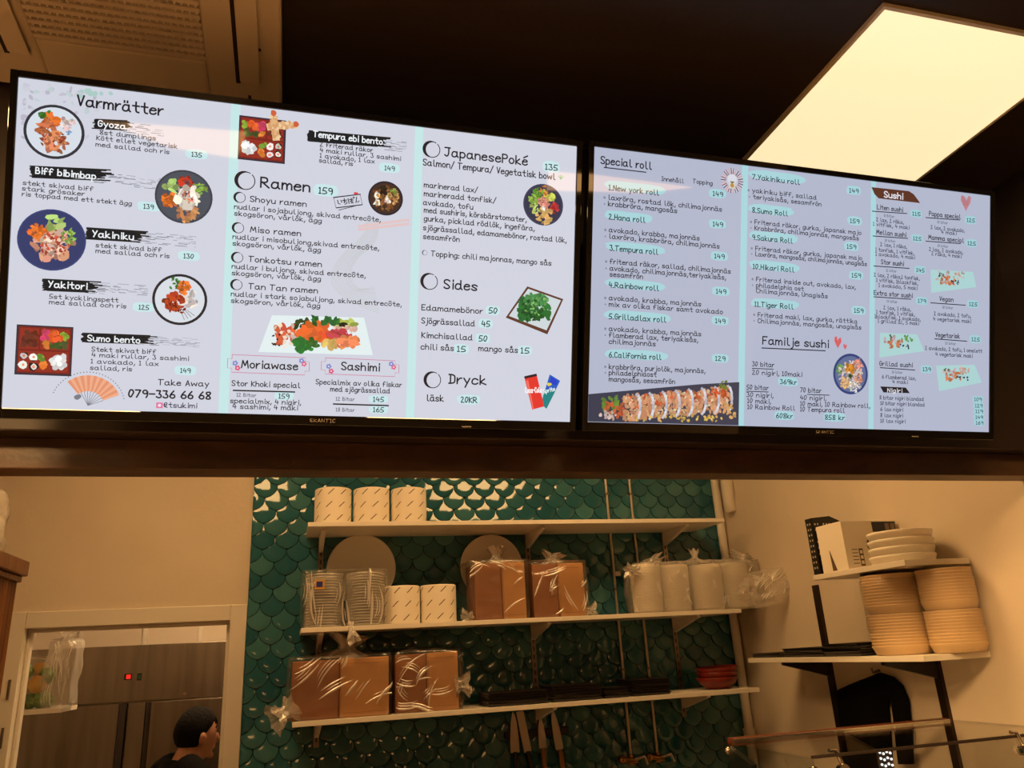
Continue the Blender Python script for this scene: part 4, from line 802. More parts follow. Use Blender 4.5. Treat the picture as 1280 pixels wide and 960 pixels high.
# ---- clear film bags: crumpled shells around what they hold
def crumple(v, seed, amp, sc):
    n1 = noise.ridged_multi_fractal(Vector(v)*sc+Vector((seed, seed*2.1, 0)), .9, 2.1, 3, 1.0, 2.0)
    n2 = noise.noise(Vector(v)*sc*.5+Vector((0, seed, seed)))
    return amp*(n1*.55+n2*.7)
def bag(name, x0, x1, y0, y1, z0, z1, seed, label, tuft=None, m='film', amp=.010, sc=14, tails=(), group=None, base=0, fold=None):
    bm = bmesh.new(); bmesh.ops.create_cube(bm, size=1); bmesh.ops.subdivide_edges(bm, edges=bm.edges, cuts=15, use_grid_fill=True)
    c = Vector(((x0+x1)/2, (y0+y1)/2, (z0+z1)/2)); d = Vector((x1-x0, y1-y0, z1-z0)); vs = []
    for v in bm.verts:
        q = v.co*2; r = Vector((q.x*math.sqrt(1-.06*q.y*q.y-.05*q.z*q.z), q.y*math.sqrt(1-.06*q.x*q.x-.05*q.z*q.z), q.z*math.sqrt(1-.04*q.x*q.x-.04*q.y*q.y)))
        w = c+Vector((r.x*d.x/2, r.y*d.y/2, r.z*d.z/2)); n = Vector((q.x**3, q.y**3, q.z**3)).normalized()
        w += n*(crumple(w, seed, amp, sc)); w.z = max(w.z, base or z0); v.co = w
    mb = MB(); bm.verts.ensure_lookup_table()
    vv = [v.co.copy() for v in bm.verts]; ff = [[v.index for v in f.verts] for f in bm.faces]; bm.free()
    mb.add(vv, ff, M[m], True)
    def tail(p, dirv, ln, r0, r1, sd):          # gathered film fan
        p, dirv = Vector(p), Vector(dirv).normalized(); a = dirv.cross(Vector((.3, .8, .5))).normalized(); e = dirv.cross(a); n = 22; rows = 7; v = []; rr = random.Random(sd)
        ph = [rr.uniform(0, 6.28) for _ in range(3)]
        for j in range(rows):
            f = j/(rows-1); r = (r0*(1-min(1, f*2.6))+.35*r1*min(1, f*2.6)) if f < .4 else r1*(.35+.65*(f-.4)/.6)
            for k in range(n):
                t = 6.283*k/n; q = r*(1+.34*math.sin(5*t+ph[0]+f*2)+.2*math.sin(9*t+ph[1])); v.append(p+dirv*(ln*f*(1+.12*math.sin(4*t+ph[2])))+a*(q*math.cos(t))+e*(q*math.sin(t)))
        mb.add(v, [(j*n+k, (j+1)*n+k, (j+1)*n+(k+1) % n, j*n+(k+1) % n) for j in range(rows-1) for k in range(n)], M['tuft'], True)
    if tuft: tail(*tuft, seed)
    for i, q in enumerate(tails): tail(*q, seed+i+1)
    if fold: folds(mb, (x0, y0-amp*.75, z0), (1, 0, 0), (0, 0, 1), (0, -1, 0), x1-x0, z1-z0, fold[0], seed, *fold[1:])
    o = mb.build(name); tag(o, label, 'plastic bag', group); return o
def folds(mb, org, eu, ev, en, w_, h_, n, seed, ang=.75, spread=.35, ln=(.04, .14), wd=.0046):
    rr = random.Random(seed); org, eu, ev, en = map(Vector, (org, eu, ev, en))
    for _ in range(n):
        a = ang+rr.gauss(0, spread); L = rr.uniform(*ln); u = rr.uniform(.05, .95)*w_; v = rr.uniform(.05, .95)*h_; cv = rr.uniform(-.5, .5); m = 7; vs = []; hw = wd*rr.uniform(.35, 1.1)
        for i in range(m):
            f = i/(m-1)-.5; b_ = a+cv*f; p = (min(max(u+L*f*math.cos(b_), .002), w_-.002), min(max(v+L*f*math.sin(b_), .002), h_-.002)); q = hw*math.cos(f*3.0)
            nx, ny = -math.sin(b_), math.cos(b_)
            for k, (s_, d_) in enumerate(((-1, 0), (-.4, .6), (.4, .6), (1, 0))): vs.append(org+eu*(p[0]+nx*q*s_)+ev*(p[1]+ny*q*s_)+en*(.0015+q*d_))
        fs = [(i*4+k, i*4+k+1, (i+1)*4+k+1, (i+1)*4+k) for i in range(m-1) for k in range(3)]; mb.add(vs, fs, M['fold'], True)
        for r_ in range(rr.choice((0, 1, 1, 2))):      # folds run in loose bundles
            sh = eu*(-math.sin(a)*wd*(2.2+r_*2))+ev*(math.cos(a)*wd*(2.2+r_*2)); k_ = rr.uniform(.45, .8); c_ = vs[len(vs)//2]
            q = [c_+(p_-c_)*k_+sh for p_ in vs]
            if all(0 < (p_-org).dot(eu) < w_ and 0 < (p_-org).dot(ev) < h_ for p_ in q): mb.add(q, fs, M['fold'], True)
def carton(x0, x1, y0, y1, z0, z1, m, label, group=None, light=False):
    t = thing('cardboard_carton', ((x0+x1)/2, (y0+y1)/2, z0), label, 'carton', group)
    b = MB(); n = 9                              # a bundle of flat-folded cartons standing on edge
    b.box(x0, x1, y0, y1, z0, z1, M[m]); b.build('box_body', t, .003)
    f = MB(); ym = (y0+y1)/2; e = .0012
    f.box(x0+.002, x1-.002, y0+.004, ym-.001, z1, z1+e, M[m]); f.box(x0+.002, x1-.002, ym+.001, y1-.004, z1, z1+e, M[m]); f.build('lid_flap', t)
    g = MB()
    g.box(x0+.004, x0+.0055, y0-.0006, y0, z0+.004, z1-.004, M['tape']); g.box(x0+.012, x1-.012, y0-.0006, y0, z0+.016, z0+.0175, M['tape']); g.box(x0+.012, x1-.012, y0-.0006, y0, z1-.02, z1-.0185, M['tape']); g.build('fold_crease', t)
    return t
def span(pxa, pxb, pya, pyb, y): a, c = PY(pxa, (pya+pyb)/2, y), PY(pxb, (pya+pyb)/2, y); return a.x, c.x, PY((pxa+pxb)/2, pya, y).z
e = .001
# middle shelf cartons
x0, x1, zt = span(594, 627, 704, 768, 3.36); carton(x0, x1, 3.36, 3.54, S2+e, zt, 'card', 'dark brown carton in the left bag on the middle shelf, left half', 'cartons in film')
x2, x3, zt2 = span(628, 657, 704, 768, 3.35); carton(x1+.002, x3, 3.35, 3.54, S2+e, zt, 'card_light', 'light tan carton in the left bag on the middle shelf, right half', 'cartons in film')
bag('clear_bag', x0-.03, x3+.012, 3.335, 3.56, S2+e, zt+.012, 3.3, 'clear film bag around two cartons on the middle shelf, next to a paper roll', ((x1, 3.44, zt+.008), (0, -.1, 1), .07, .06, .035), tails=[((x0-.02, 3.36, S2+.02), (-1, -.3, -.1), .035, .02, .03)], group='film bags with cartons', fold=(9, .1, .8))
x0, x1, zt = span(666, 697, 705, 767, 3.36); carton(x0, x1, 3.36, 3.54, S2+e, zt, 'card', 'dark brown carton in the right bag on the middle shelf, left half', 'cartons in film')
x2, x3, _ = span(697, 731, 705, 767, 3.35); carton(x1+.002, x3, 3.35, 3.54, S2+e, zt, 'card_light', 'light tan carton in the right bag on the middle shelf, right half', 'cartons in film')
bag('clear_bag', x0-.008, x3+.012, 3.335, 3.56, S2+e, zt+.012, 7.7, 'clear film bag around two cartons beside the bare tiles on the middle shelf', ((x1+.005, 3.44, zt+.008), (.2, -.1, 1), .05, .075, .05), tails=[((x3, 3.36, S2+.02), (1, -.2, .1), .045, .02, .03)], group='film bags with cartons', fold=(8, .6, .6))
# lowest shelf cartons
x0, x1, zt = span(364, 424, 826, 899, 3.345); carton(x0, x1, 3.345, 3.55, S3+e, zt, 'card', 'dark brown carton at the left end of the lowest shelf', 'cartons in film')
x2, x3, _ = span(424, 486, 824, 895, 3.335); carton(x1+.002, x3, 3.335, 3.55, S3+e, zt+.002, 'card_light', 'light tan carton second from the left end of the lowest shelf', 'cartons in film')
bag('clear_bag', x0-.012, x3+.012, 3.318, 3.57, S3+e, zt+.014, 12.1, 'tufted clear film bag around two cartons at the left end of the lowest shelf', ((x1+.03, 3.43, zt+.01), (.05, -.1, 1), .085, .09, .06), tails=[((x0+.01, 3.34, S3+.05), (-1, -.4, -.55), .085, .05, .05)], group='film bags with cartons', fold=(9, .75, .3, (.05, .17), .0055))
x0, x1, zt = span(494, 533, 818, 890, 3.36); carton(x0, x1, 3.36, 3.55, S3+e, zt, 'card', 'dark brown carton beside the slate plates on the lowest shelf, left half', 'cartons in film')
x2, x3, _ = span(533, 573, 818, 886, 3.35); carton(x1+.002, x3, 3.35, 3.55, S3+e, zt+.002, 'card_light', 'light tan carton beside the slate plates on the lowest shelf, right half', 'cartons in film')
bag('clear_bag', x0-.004, x3+.016, 3.335, 3.57, S3+e, zt+.012, 19.4, 'loosely wrinkled clear film bag around two cartons beside the slate plates', None, amp=.014, tails=[((x3-.01, 3.37, S3+.09), (1, -.2, .1), .06, .05, .045)], group='film bags with cartons', fold=(15, .15, .7, (.05, .16)))
# ---- clear plastic lids in two stacks, bagged
def lid(loc, r, label, group):
    t = MB(); t.lathe([(0, .010), (r*.72, .010), (r*.78, .004), (r*.93, .002), (r*.97, .0095), (r, .0085), (r, .0), (r*.985, -.0005)], (0, 0, 0), M['lidplastic'], 28)
    o = t.build('clear_deli_cup'); o.location = loc; return tag(o, label, 'plastic cup', group)
yl = 3.42
for px, r, lb, seed in ((404, .078, 'clear plastic cup in the left stack at the end of the middle shelf', 1), (457, .083, 'clear plastic cup in the stack beside the paper rolls on the middle shelf', 2)):
    cx = PY(px, 775, yl).x; o = lid((cx, yl, S2+.002), r, lb, 'clear cups in stacks'); rr = random.Random(seed)
    for i in range(1, 19):
        d = o.copy(); COL.objects.link(d); d.location = (cx+rr.uniform(-.0015, .0015), yl+rr.uniform(-.0015, .0015), S2+.002+i*.0112)
ca, cb = PY(404, 775, yl).x, PY(457, 775, yl).x
o = bag('clear_bag', ca-.09, cb+.086, yl-.094, yl+.094, S2+e, S2+.225, 23, 'clear film bag around two stacks of clear cups with a blue sticker', None, m='film', amp=.006, tails=[((ca+.10, yl-.10, S2+.01), (.15, -.8, -.9), .085, .012, .022)], fold=(12, 1.57, .06, (.10, .19), .005))
sk = MB(); q = PY(400, 730, yl-.104); sk.box(q.x-.020, q.x+.018, q.y-.002, q.y-.001, q.z-.020, q.z+.016, M['goldlabel']); sk.box(q.x-.014, q.x+.010, q.y-.003, q.y-.002, q.z-.012, q.z+.010, M['bluelabel'])
s_ = sk.build('sticker', o); s_['label'] = 'small blue and gold sticker'
# ---- white tubs in sleeves
def tub_stack(cx, cy, r, z0, h, label):
    t = thing('white_tub_stack', (cx, cy, z0), label, 'tub stack', 'sleeved white tubs')
    prof = [(0, .001), (r*.86, 0)]; n = 26
    for i in range(n):
        z = h*.05+h*.9*i/n; d = h*.9/n; rr = r*(.93+.07*i/n)
        prof += [(rr-.0015, z), (rr, z+d*.2), (rr, z+d*.75), (rr-.0015, z+d*.95)]
    prof += [(r*.97, h), (0, h)]
    b = MB(); b.lathe(prof, (cx, cy, z0), M['foam'], 36); b.build('tubs', t)
    f = MB(); n = 30; v = []; fs = []; sd = cx*9
    for j in range(9):
        z = z0+.003+(h+.012)*j/8; q = (r*(.9+.1*j/8)+.004) if j < 8 else r*.55
        for k in range(n):
            a = 6.2832*k/n; w = q*(1+.02*math.sin(7*a+sd+j)+.015*math.sin(13*a+j*2)); v.append((cx+w*math.cos(a), cy+w*math.sin(a), z+(.008*math.sin(5*a+sd) if j > 6 else 0)))
    for j in range(8):
        for k in range(n): fs.append((j*n+k, j*n+(k+1) % n, (j+1)*n+(k+1) % n, (j+1)*n+k))
    f.add(v, fs, M['sleeve'], True); f.build('film_sleeve', t); return t
yt = 3.42
tubs = [(811, .073, 'white tub stack in a film sleeve on the middle shelf, leftmost of the four'), (848, .076, 'white tub stack in a film sleeve on the middle shelf, second of the four'),
        (887, .078, 'white tub stack in a film sleeve on the middle shelf, third of the four'), (924, .074, 'white tub stack in a film sleeve on the middle shelf, rightmost of the four')]
for i, (px, r, lb) in enumerate(tubs):
    c = PY(px, 765, yt); tub_stack(c.x, yt+(.02 if i % 2 else 0), r, S2+e, .215-.004*(i % 3), lb)
tub_a, tub_d = PY(795, 740, yt).x, PY(940, 740, yt).x
bag('clear_bag', tub_a-.012, tub_d+.012, yt-.1, yt+.125, S2+e, S2+.222, 31, 'thin clear film bag gathered over four stacks of white tubs', ((PY(864, 690, yt).x, yt-.02, S2+.218), (.1, 0, 1), .06, .05, .022), m='hazy', amp=.006, tails=[((tub_a-.006, yt-.06, S2+.19), (-1, -.2, -.05), .06, .02, .03), ((tub_a+.09, yt-.03, S2+.218), (-.6, 0, 1), .03, .06, .05), ((tub_d-.06, yt-.03, S2+.218), (.3, 0, 1), .035, .06, .05)], fold=(14, 1.2, .6, (.02, .07), .003))
# ---- crumpled bag hanging over the end of the middle shelf
bm = bmesh.new(); bmesh.ops.create_icosphere(bm, subdivisions=4, radius=1); c = PY(972, 733, 3.2)
for v in bm.verts:
    q = v.co.copy(); rr = .75+crumple(q, 41, .5, 1.3)+crumple(q, 5, .22, 4); v.co = c+Vector((q.x*.15*rr, q.y*.06*rr, q.z*.07*rr))+Vector((0, 0, .03*q.x))
vv = [v.co.copy() for v in bm.verts]; ff = [[v.index for v in f.verts] for f in bm.faces]; bm.free()
zmin = S2+.002
mb = MB().add(vv, ff, M['film_crinkle'], False); folds(mb, c+Vector((-.14, -.062, -.06)), (.97, 0, .2), (-.2, 0, .97), (0, -1, 0), .26, .11, 34, 4, .5, .8, (.03, .11), .004)
o = mb.build('crumpled_bag'); tag(o, 'crumpled empty clear plastic bag at the right end of the middle shelf', 'plastic bag')
# ---- slate plates on the lowest shelf
def plate_mesh(name, w_, d_, h_, m):
    b = MB(); b.add([(-w_/2, -d_/2, 0), (w_/2, -d_/2, 0), (w_/2, d_/2, 0), (-w_/2, d_/2, 0), (-w_/2-.006, -d_/2-.006, h_), (w_/2+.006, -d_/2-.006, h_), (w_/2+.006, d_/2+.006, h_), (-w_/2-.006, d_/2+.006, h_),
        (-w_/2+.004, -d_/2+.004, h_), (w_/2-.004, -d_/2+.004, h_), (w_/2-.004, d_/2-.004, h_), (-w_/2+.004, d_/2-.004, h_), (-w_/2+.01, -d_/2+.01, h_*.5), (w_/2-.01, -d_/2+.01, h_*.5), (w_/2-.01, d_/2-.01, h_*.5), (-w_/2+.01, d_/2-.01, h_*.5)],
        [(3, 2, 1, 0), (0, 1, 5, 4), (1, 2, 6, 5), (2, 3, 7, 6), (3, 0, 4, 7), (4, 5, 9, 8), (5, 6, 10, 9), (6, 7, 11, 10), (7, 4, 8, 11), (8, 9, 13, 12), (9, 10, 14, 13), (10, 11, 15, 14), (11, 8, 12, 15), (12, 13, 14, 15)], M[m]); return b
def plate_stack(cx, cy, z0, w_, d_, n, pitch, label, group, seed, rz=0):
    rr = random.Random(seed); o = plate_mesh('black_plate', w_, d_, pitch*1.05, 'slate').build('black_plate', bevel=.001); tag(o, label, 'plate', group); o.location = (cx, cy, z0); o.rotation_euler = (0, 0, rz)
    for i in range(1, n):
        d = o.copy(); COL.objects.link(d); d.location = (cx+rr.uniform(-.006, .006), cy+rr.uniform(-.004, .004), z0+i*pitch*1.08); d.rotation_euler = (0, 0, rz+rr.uniform(-.05, .05))
yp = 3.41
for px, w_, n, lb in ((641, .24, 5, 'black slate plate in the stack beside the bagged cartons on the lowest shelf'), (713, .205, 6, 'black slate plate in the second stack from the left on the lowest shelf'),
                      (762, .10, 4, 'small black slate plate in the low third stack on the lowest shelf'), (805, .165, 7, 'black slate plate in the tall stack nearest the red bowls')):
    plate_stack(PY(px, 880, yp).x, yp, S3+e, w_, .19, n, .0095 if n < 7 else .0085, lb, 'slate plates on the lowest shelf', px)
# ---- red bowls
bc = PY(898, 862, 3.42)
def bowl(loc, r, h, m, name, label, group, n=36):
    prof = ([(0, .003), (r*.8, .003), (r*.82, 0), (r*.86, 0), (r*.89, .004), (r*.95, h*.6), (r, h-.003), (r, h), (r*.97, h), (r*.92, h*.6), (r*.84, .006), (0, .005)] if m == 'kraft' else None)
    b = MB(); b.lathe(prof or [(0, .004), (r*.5, .004), (r*.52, 0), (r*.58, 0), (r*.6, .006), (r*.84, h*.45), (r, h), (r*.97, h+.0015), (r*.94, h), (r*.79, h*.48), (r*.56, .011), (0, .01)], (0, 0, 0), M[m], n)
    o = b.build(name); o.location = loc; return tag(o, label, 'bowl', group)
for i, lb in enumerate(('lowest of three nested red-brown bowls on the lowest shelf', 'middle of three nested red-brown bowls on the lowest shelf', 'uppermost of three nested red-brown bowls on the lowest shelf')):
    o = bowl((bc.x+.004*i, 3.42, S3+e+.0215*i), .094-.002*(i == 1), .048, 'redbowl', 'red_bowl', lb, 'nested red bowls'); o.rotation_euler = (.03*(i == 2), -.05*(i == 2), 0)
# ---- knives on a magnetic strip
ST = thing('magnetic_strip', (1.07, WB-.02, Z(-.34)), 'dark magnetic knife strip on the tiles under the lowest shelf', 'knife strip')
b = MB(); b.box(.93, 1.22, WB-.030, WB-.012, Z(-.352), Z(-.322), M['black']); b.build('bar', ST, .002)
for x in (.96, 1.19):
    b = MB(); b.tube([(x, WB-.012, Z(-.337)), (x, WB, Z(-.337))], .008, M['steel']); b.build('screw', ST)
def knife(tip, base, wd, kind, label, handle='black'):
    y = WB-.035; T, Bp = PY(*tip, y), PY(*base, y); ax = (Bp-T).normalized(); sd = Vector((ax.z, 0, -ax.x)); L = (Bp-T).length
    t = thing('kitchen_knife', Bp, label, 'knife', 'knives on the magnetic strip'); b = MB()
    if kind == 'point': prof = [(0, .5, .5), (.08, .30, .62), (.25, .14, .78), (.5, .04, .9), (.8, 0, .98), (1, 0, 1)]
    elif kind == 'square': prof = [(0, .12, 1), (.04, .02, 1), (.5, 0, 1), (1, 0, 1)]
    else: prof = [(0, .55, .6), (.1, .36, .76), (.3, .18, .92), (.6, .04, 1), (.96, .0, 1), (1, .3, .75)]
    pts = [T+ax*(L*f)+sd*((a-.5)*wd) for f, a, c in prof]+[T+ax*(L*f)+sd*((c-.5)*wd) for f, a, c in prof[::-1]]
    b.prism([p+Vector((0, .001, 0)) for p in pts], (0, .0025, 0), M['blade']); b.build('blade', t)
    h = MB(); hw = .011 if kind != 'thin' else .008
    h.tube([Bp+ax*-.004, Bp+ax*.012, Bp+ax*.06, Bp+ax*.115, Bp+ax*.12], [hw*.7, hw, hw*.9, hw*1.05, hw*.6], M[handle], 10); h.build('handle', t)
    return t
knife((641, 890), (644, 941), .040, 'point', 'wide pointed knife with a black handle, leftmost on the strip')
knife((650, 889), (660, 940), .034, 'square', 'square-ended broad knife with a black handle, second from the left')
knife((676, 896), (679, 936), .034, 'slim', 'short slim knife with a pale wooden handle, third from the left', 'wood_light')
knife((691, 886), (700, 938), .036, 'slim', 'long slim knife with a pale wooden handle, rightmost on the strip', 'wood_light')
# ---- thin copper pipes with valves
for pxa, pya, pxb, pyb, lb in ((760, 600, 786, 950, 'thin metal pipe running down the tiles, left one of the pair'), (790, 600, 819, 948, 'thin metal pipe running down the tiles, right one of the pair')):
    x = (PY(pxa, pya, WB-.025).x+PY(pxb, pyb, WB-.025).x)/2; t = thing('thin_pipe', (x, WB, Z(-.48)), lb, 'pipe', 'thin pipes on the tiles')
    y = WB-.022; b = MB(); b.tube([(x, y, Z(-.47)), (x, y, CZ)], .0062, M['pipe']); b.build('tube', t)
    for zc in (.26, .72, -.1):
        c = MB(); c.box(x-.009, x+.009, WB-.03, WB, Z(zc)-.005, Z(zc)+.005, M['steel']); c.build('pipe_clip', t, .001)
    v = MB(); v.tube([(x, y, Z(-.46)), (x, y, Z(-.50))], .014, M['brass'], 16); v.tube([(x-.045, y-.01, Z(-.475)), (x+.02, y-.02, Z(-.485))], .012, M['brass'], 14); v.ball((x-.045, y-.01, Z(-.475)), .018, M['brass']); v.build('valve', t)
    h = MB(); h.tube([(x+.01, y-.02, Z(-.478)), (x+.05, y-.035, Z(-.468)), (x+.06, y-.035, Z(-.5))], .008, M['chrome']); h.build('lever', t)
cl = MB(); q = PY(772, 717, WB-.03); cl.box(q.x-.014, q.x+.014, WB-.036, WB-.012, q.z-.010, q.z+.010, M['white']); tag(cl.build('cable_box', bevel=.002), 'tiny white box clipped beside the left thin pipe', 'cable box')
# ---- white pipe in the corner
t = thing('corner_drain_pipe', (XR-.035, WB-.04, 0), 'white painted pipe running down the corner beside the tiles', 'pipe')
b = MB(); x, y = XR-.03, WB-.032; b.tube([(x, y, 0), (x, y, Z(.66)), (x, y, CZ)], .021, M['trim'], 18); b.build('pipe_body', t)
for zc in (Z(-.43), Z(.30)):
    b = MB(); b.tube([(x, y, zc-.035), (x, y, zc+.035)], .027, M['trim'], 18); b.tube([(x, y, zc+.026), (x, y, zc+.036)], .029, M['trim'], 18); b.build('coupling', t)
b = MB(); b.tube([(XR-.026, WB-.14, CZ), (XR-.026, WB-.14, Z(.70)), (XR-.022, WB-.13, Z(.645)), (XR-.01, WB-.12, Z(.62))], .030, M['trim'], 18); b.build('elbow', t)
# ================================================================== RIGHT WALL SHELVES
RX = 1.88
def side_shelf(y0, y1, zt, label, ys):
    t = thing('wall_shelf', (XR, (y0+y1)/2, zt), label, 'shelf'); b = MB(); b.box(RX, XR-.006, y0, y1, zt-.018, zt, M['white']); b.build('board', t, .0015)
    for y in ys:
        k = MB(); k.prism([(XR-.006, y-.009, zt-.018), (RX+.04, y-.009, zt-.018), (RX+.04, y-.009, zt-.03), (XR-.006, y-.009, zt-.085)], (0, .018, 0), M['black']); k.build('bracket', t, .001)
    return t
RY = (2.94, 2.36)
R1, R2 = Z(.2125), Z(-.075)
side_shelf(2.12, 2.595, R1, 'white shelf on the right wall, upper one holding a white appliance box', (2.38,))
side_shelf(2.125, 3.13, R2, 'white shelf on the right wall, lower one holding bowl towers and flat plates', RY)
for y, lb, zt in ((RY[0], 'dark slotted rail on the right wall near the tiled corner', Z(.20)), (RY[1], 'dark slotted rail on the right wall under the bowl towers', Z(.26))):
    r = MB(); r.box(XR-.014, XR, y-.015, y+.015, Z(-.62), zt, M['rail_dark'] if 'rail_dark' in M else M['black']); tag(r.build('shelf_rail'), lb, 'shelf rail')
# black perforated file holder
t = thing('perforated_holder', (1.99, 2.575, R1), 'black perforated plastic holder with a sloping top beside the white box', 'holder')
b = MB(); ya, yb_, z0 = 2.556, 2.592, R1+e
side = [(1.892, z0), (2.115, z0), (2.115, z0+.13), (2.03, z0+.185), (1.965, z0+.212), (1.885, z0+.205)]
for y in (ya, yb_): b.prism([(x, y-.002, z) for x, z in side], (0, .004, 0), M['black'])
b.obox((1.885, ya, z0), (.0035, 0, 0), (0, yb_-ya, 0), (0, 0, .205), M['black']); b.box(2.112, 2.115, ya, yb_, z0, z0+.12, M['black']); b.box(1.888, 2.115, ya, yb_, z0, z0+.004, M['black']); b.build('holder_body', t)
h = MB()
M['hole_light'] = mat('pale_wall_seen_through_holes', (206, 196, 178), .7)
for i in range(9):
    for j in range(7):
        x, z = 1.897+i*.0125, z0+.05+j*.022
        if (j < 4 and i > 1) or (i+j) % 4 == 0: continue
        if x > 1.965: continue
        h.box(x-.0025, x+.0025, ya-.0026, ya-.0019, z-.0035, z+.0035, M['hole_light'])
for j in range(9): h.box(1.8844, 1.8848, ya+.008, ya+.014, z0+.02+j*.02, z0+.027+j*.02, M['hole_light']); h.box(1.8844, 1.8848, ya+.022, ya+.028, z0+.02+j*.02, z0+.027+j*.02, M['hole_light'])
h.build('perforations', t)
# white appliance box
t = thing('appliance_box', (2.01, 2.48, R1), 'white printed appliance box with a dark blue panel on the upper right shelf', 'box')
bx0, bx1, by0, by1, bh = 1.893, 2.128, 2.405, 2.548, .170
b = MB(); b.box(bx0, bx1, by0, by1, R1+e, R1+bh, M['paper']); b.build('box_body', t, .0015)
b = MB(); b.box(bx1-.105, bx1-.004, by0-.0008, by0, R1+bh-.04, R1+bh-.004, M['bluegrey'] if 'bluegrey' in M else M['black']); 
for i in range(2): b.box(bx1-.05+i*.024, bx1-.032+i*.024, by0-.0012, by0-.0006, R1+bh-.033, R1+bh-.010, M['steel'])
b.build('printed_panel', t)
b = MB(); b.box(bx0+.055, bx0+.072, by0-.0008, by0, R1+.012, R1+.072, M['dash'])
for i in range(3): b.box(bx0+.058, bx0+.069, by0-.0013, by0-.0007, R1+.018+i*.018, R1+.030+i*.018, M['paper'])
for i in range(5): b.box(bx0+.026, bx0+.05, by0-.0008, by0, R1+.02+i*.012, R1+.0225+i*.012, M['dash'])
b.tube([(bx0+.115, by0-.0006, R1+.085), (bx0+.115, by0+.0004, R1+.085)], .022, M['dash'], 16); b.build('printed_lettering', t)
b = MB(); b.add([(bx0-.0008, by0+.06, R1+.004), (bx0-.0008, by0+.085, R1+.004), (bx0-.0008, by0+.088, R1+.075), (bx0-.0008, by0+.086, R1+.078)], [(0, 1, 2, 3)], M['dash']); b.build('torn_slit', t)
# white plates stack
def side_bowl_stack():
    cx, cy = 1.995, 2.255; ls = ('lowest', 'second', 'third', 'topmost')
    for i, l in enumerate(ls):
        r = .104; b = MB(); b.lathe([(0, .002), (r*.9, 0), (r*.94, .002), (r*.975, .016), (r, .0185), (r, .0245), (r*.985, .0262), (r*.95, .024), (r*.92, .008), (0, .006)], (0, 0, 0), M['foam'], 40)
        o = b.build('white_foam_plate'); o.location = (cx+.002*i, cy, R1+e+.0262*i); tag(o, f'white foam plate on the upper right shelf, {l} of its stack of four', 'plate', 'white plates beside the appliance box')
side_bowl_stack()
# kraft bowl towers
def kraft_tower(cx, cy, r, n, pitch, label, tower_label, seed):
    rr = random.Random(seed); o = None; z = R2+e
    for i in range(n):
        loc = (cx+rr.uniform(-.001, .001), cy+rr.uniform(-.001, .001), z)
        if o is None: o = bowl(loc, r, .030, 'kraft', 'paper_bowl', label, 'paper bowls in towers', 30)
        else: d = o.copy(); COL.objects.link(d); d.location = loc
        z += pitch+(.020 if i == n//2-1 else 0)
    h = z+.026-(R2+e); f = MB(); k = 34; v = []
    for j in range(13):
        q = r*1.03*(.86+.14*min(1, j/4)) if j < 12 else r*.8
        for a_ in range(k):
            a = 6.2832*a_/k; w_ = q*(1+.012*math.sin(9*a+j)+.01*math.sin(17*a+seed)); v.append((cx+w_*math.cos(a), cy+w_*math.sin(a), R2+.002+(h-.002)*j/12))
    f.add(v, [(j*k+a, j*k+(a+1) % k, (j+1)*k+(a+1) % k, (j+1)*k+a) for j in range(12) for a in range(k)], M['sleeve'], True)
    tag(f.build('film_sleeve'), tower_label, 'plastic sleeve')
kraft_tower(1.98, 2.315, .098, 22, .0098, 'pale brown paper bowl in the tower nearest the slate plates on the right wall', 'clear film sleeve around the lit bowl tower on the lower right shelf', 1)
kraft_tower(2.048, 2.152, .084, 22, .0098, 'pale brown paper bowl in the shaded tower at the near end of the right shelf', 'clear film sleeve around the shaded bowl tower on the lower right shelf', 2)
plate_stack(1.99, 3.02, R2+e, .18, .19, 2, .008, 'flat black plate at the tiled corner end of the lower right shelf', 'black plates on the right wall', 11)
plate_stack(1.99, 2.76, R2+e, .18, .24, 4, .0075, 'flat black plate in the middle pile on the lower right shelf', 'black plates on the right wall', 12)
plate_stack(1.99, 2.53, R2+e, .18, .19, 5, .0080, 'flat black plate in the pile next to the paper bowl towers', 'black plates on the right wall', 13)
# black apron on a hook
t = thing('hanging_apron', (XR-.02, 2.66, Z(-.12)), 'black cloth apron hanging from a hook below the lower right shelf', 'apron')
hk = MB(); hk.tube([(XR, 2.655, Z(-.135)), (XR-.03, 2.655, Z(-.14)), (XR-.034, 2.655, Z(-.125))], .005, M['steel']); hk.build('hook', t)
PA = [(1050, 862), (1062, 856), (1083, 848), (1100, 841), (1117, 846), (1128, 857), (1134, 875), (1139, 920), (1143, 955), (1126, 955), (1122, 900), (1118, 878), (1110, 875), (1109, 890), (1113, 960), (1058, 962)]
out = [tuple((PX(a, c, XR-.02)-Vector((0, 0, HC)))[1:]) for a, c in PA]
bm = bmesh.new(); av = [bm.verts.new((0, y, Z(z))) for y, z in out]
for ids in ((0, 1, 2, 3, 12, 13, 14, 15), (3, 4, 5, 6, 7, 11, 12), (7, 8, 9, 10, 11)): bm.faces.new([av[i] for i in ids])
bmesh.ops.recalc_face_normals(bm, faces=bm.faces); bmesh.ops.triangulate(bm, faces=bm.faces); bmesh.ops.subdivide_edges(bm, edges=bm.edges, cuts=3, use_grid_fill=False); bmesh.ops.triangulate(bm, faces=bm.faces)
for v in bm.verts: v.co.x = XR-.022-.012*math.sin(v.co.y*42)*max(0, min(1, (Z(-.15)-v.co.z)/.15))
vv = [v.co.copy() for v in bm.verts]; ff = [[v.index for v in f.verts] for f in bm.faces]; bm.free()
o = MB().add(vv, ff, M['cloth_black'], True).build('cloth', t); sm = o.modifiers.new('thick', 'SOLIDIFY'); sm.thickness = .012; sm.offset = 0
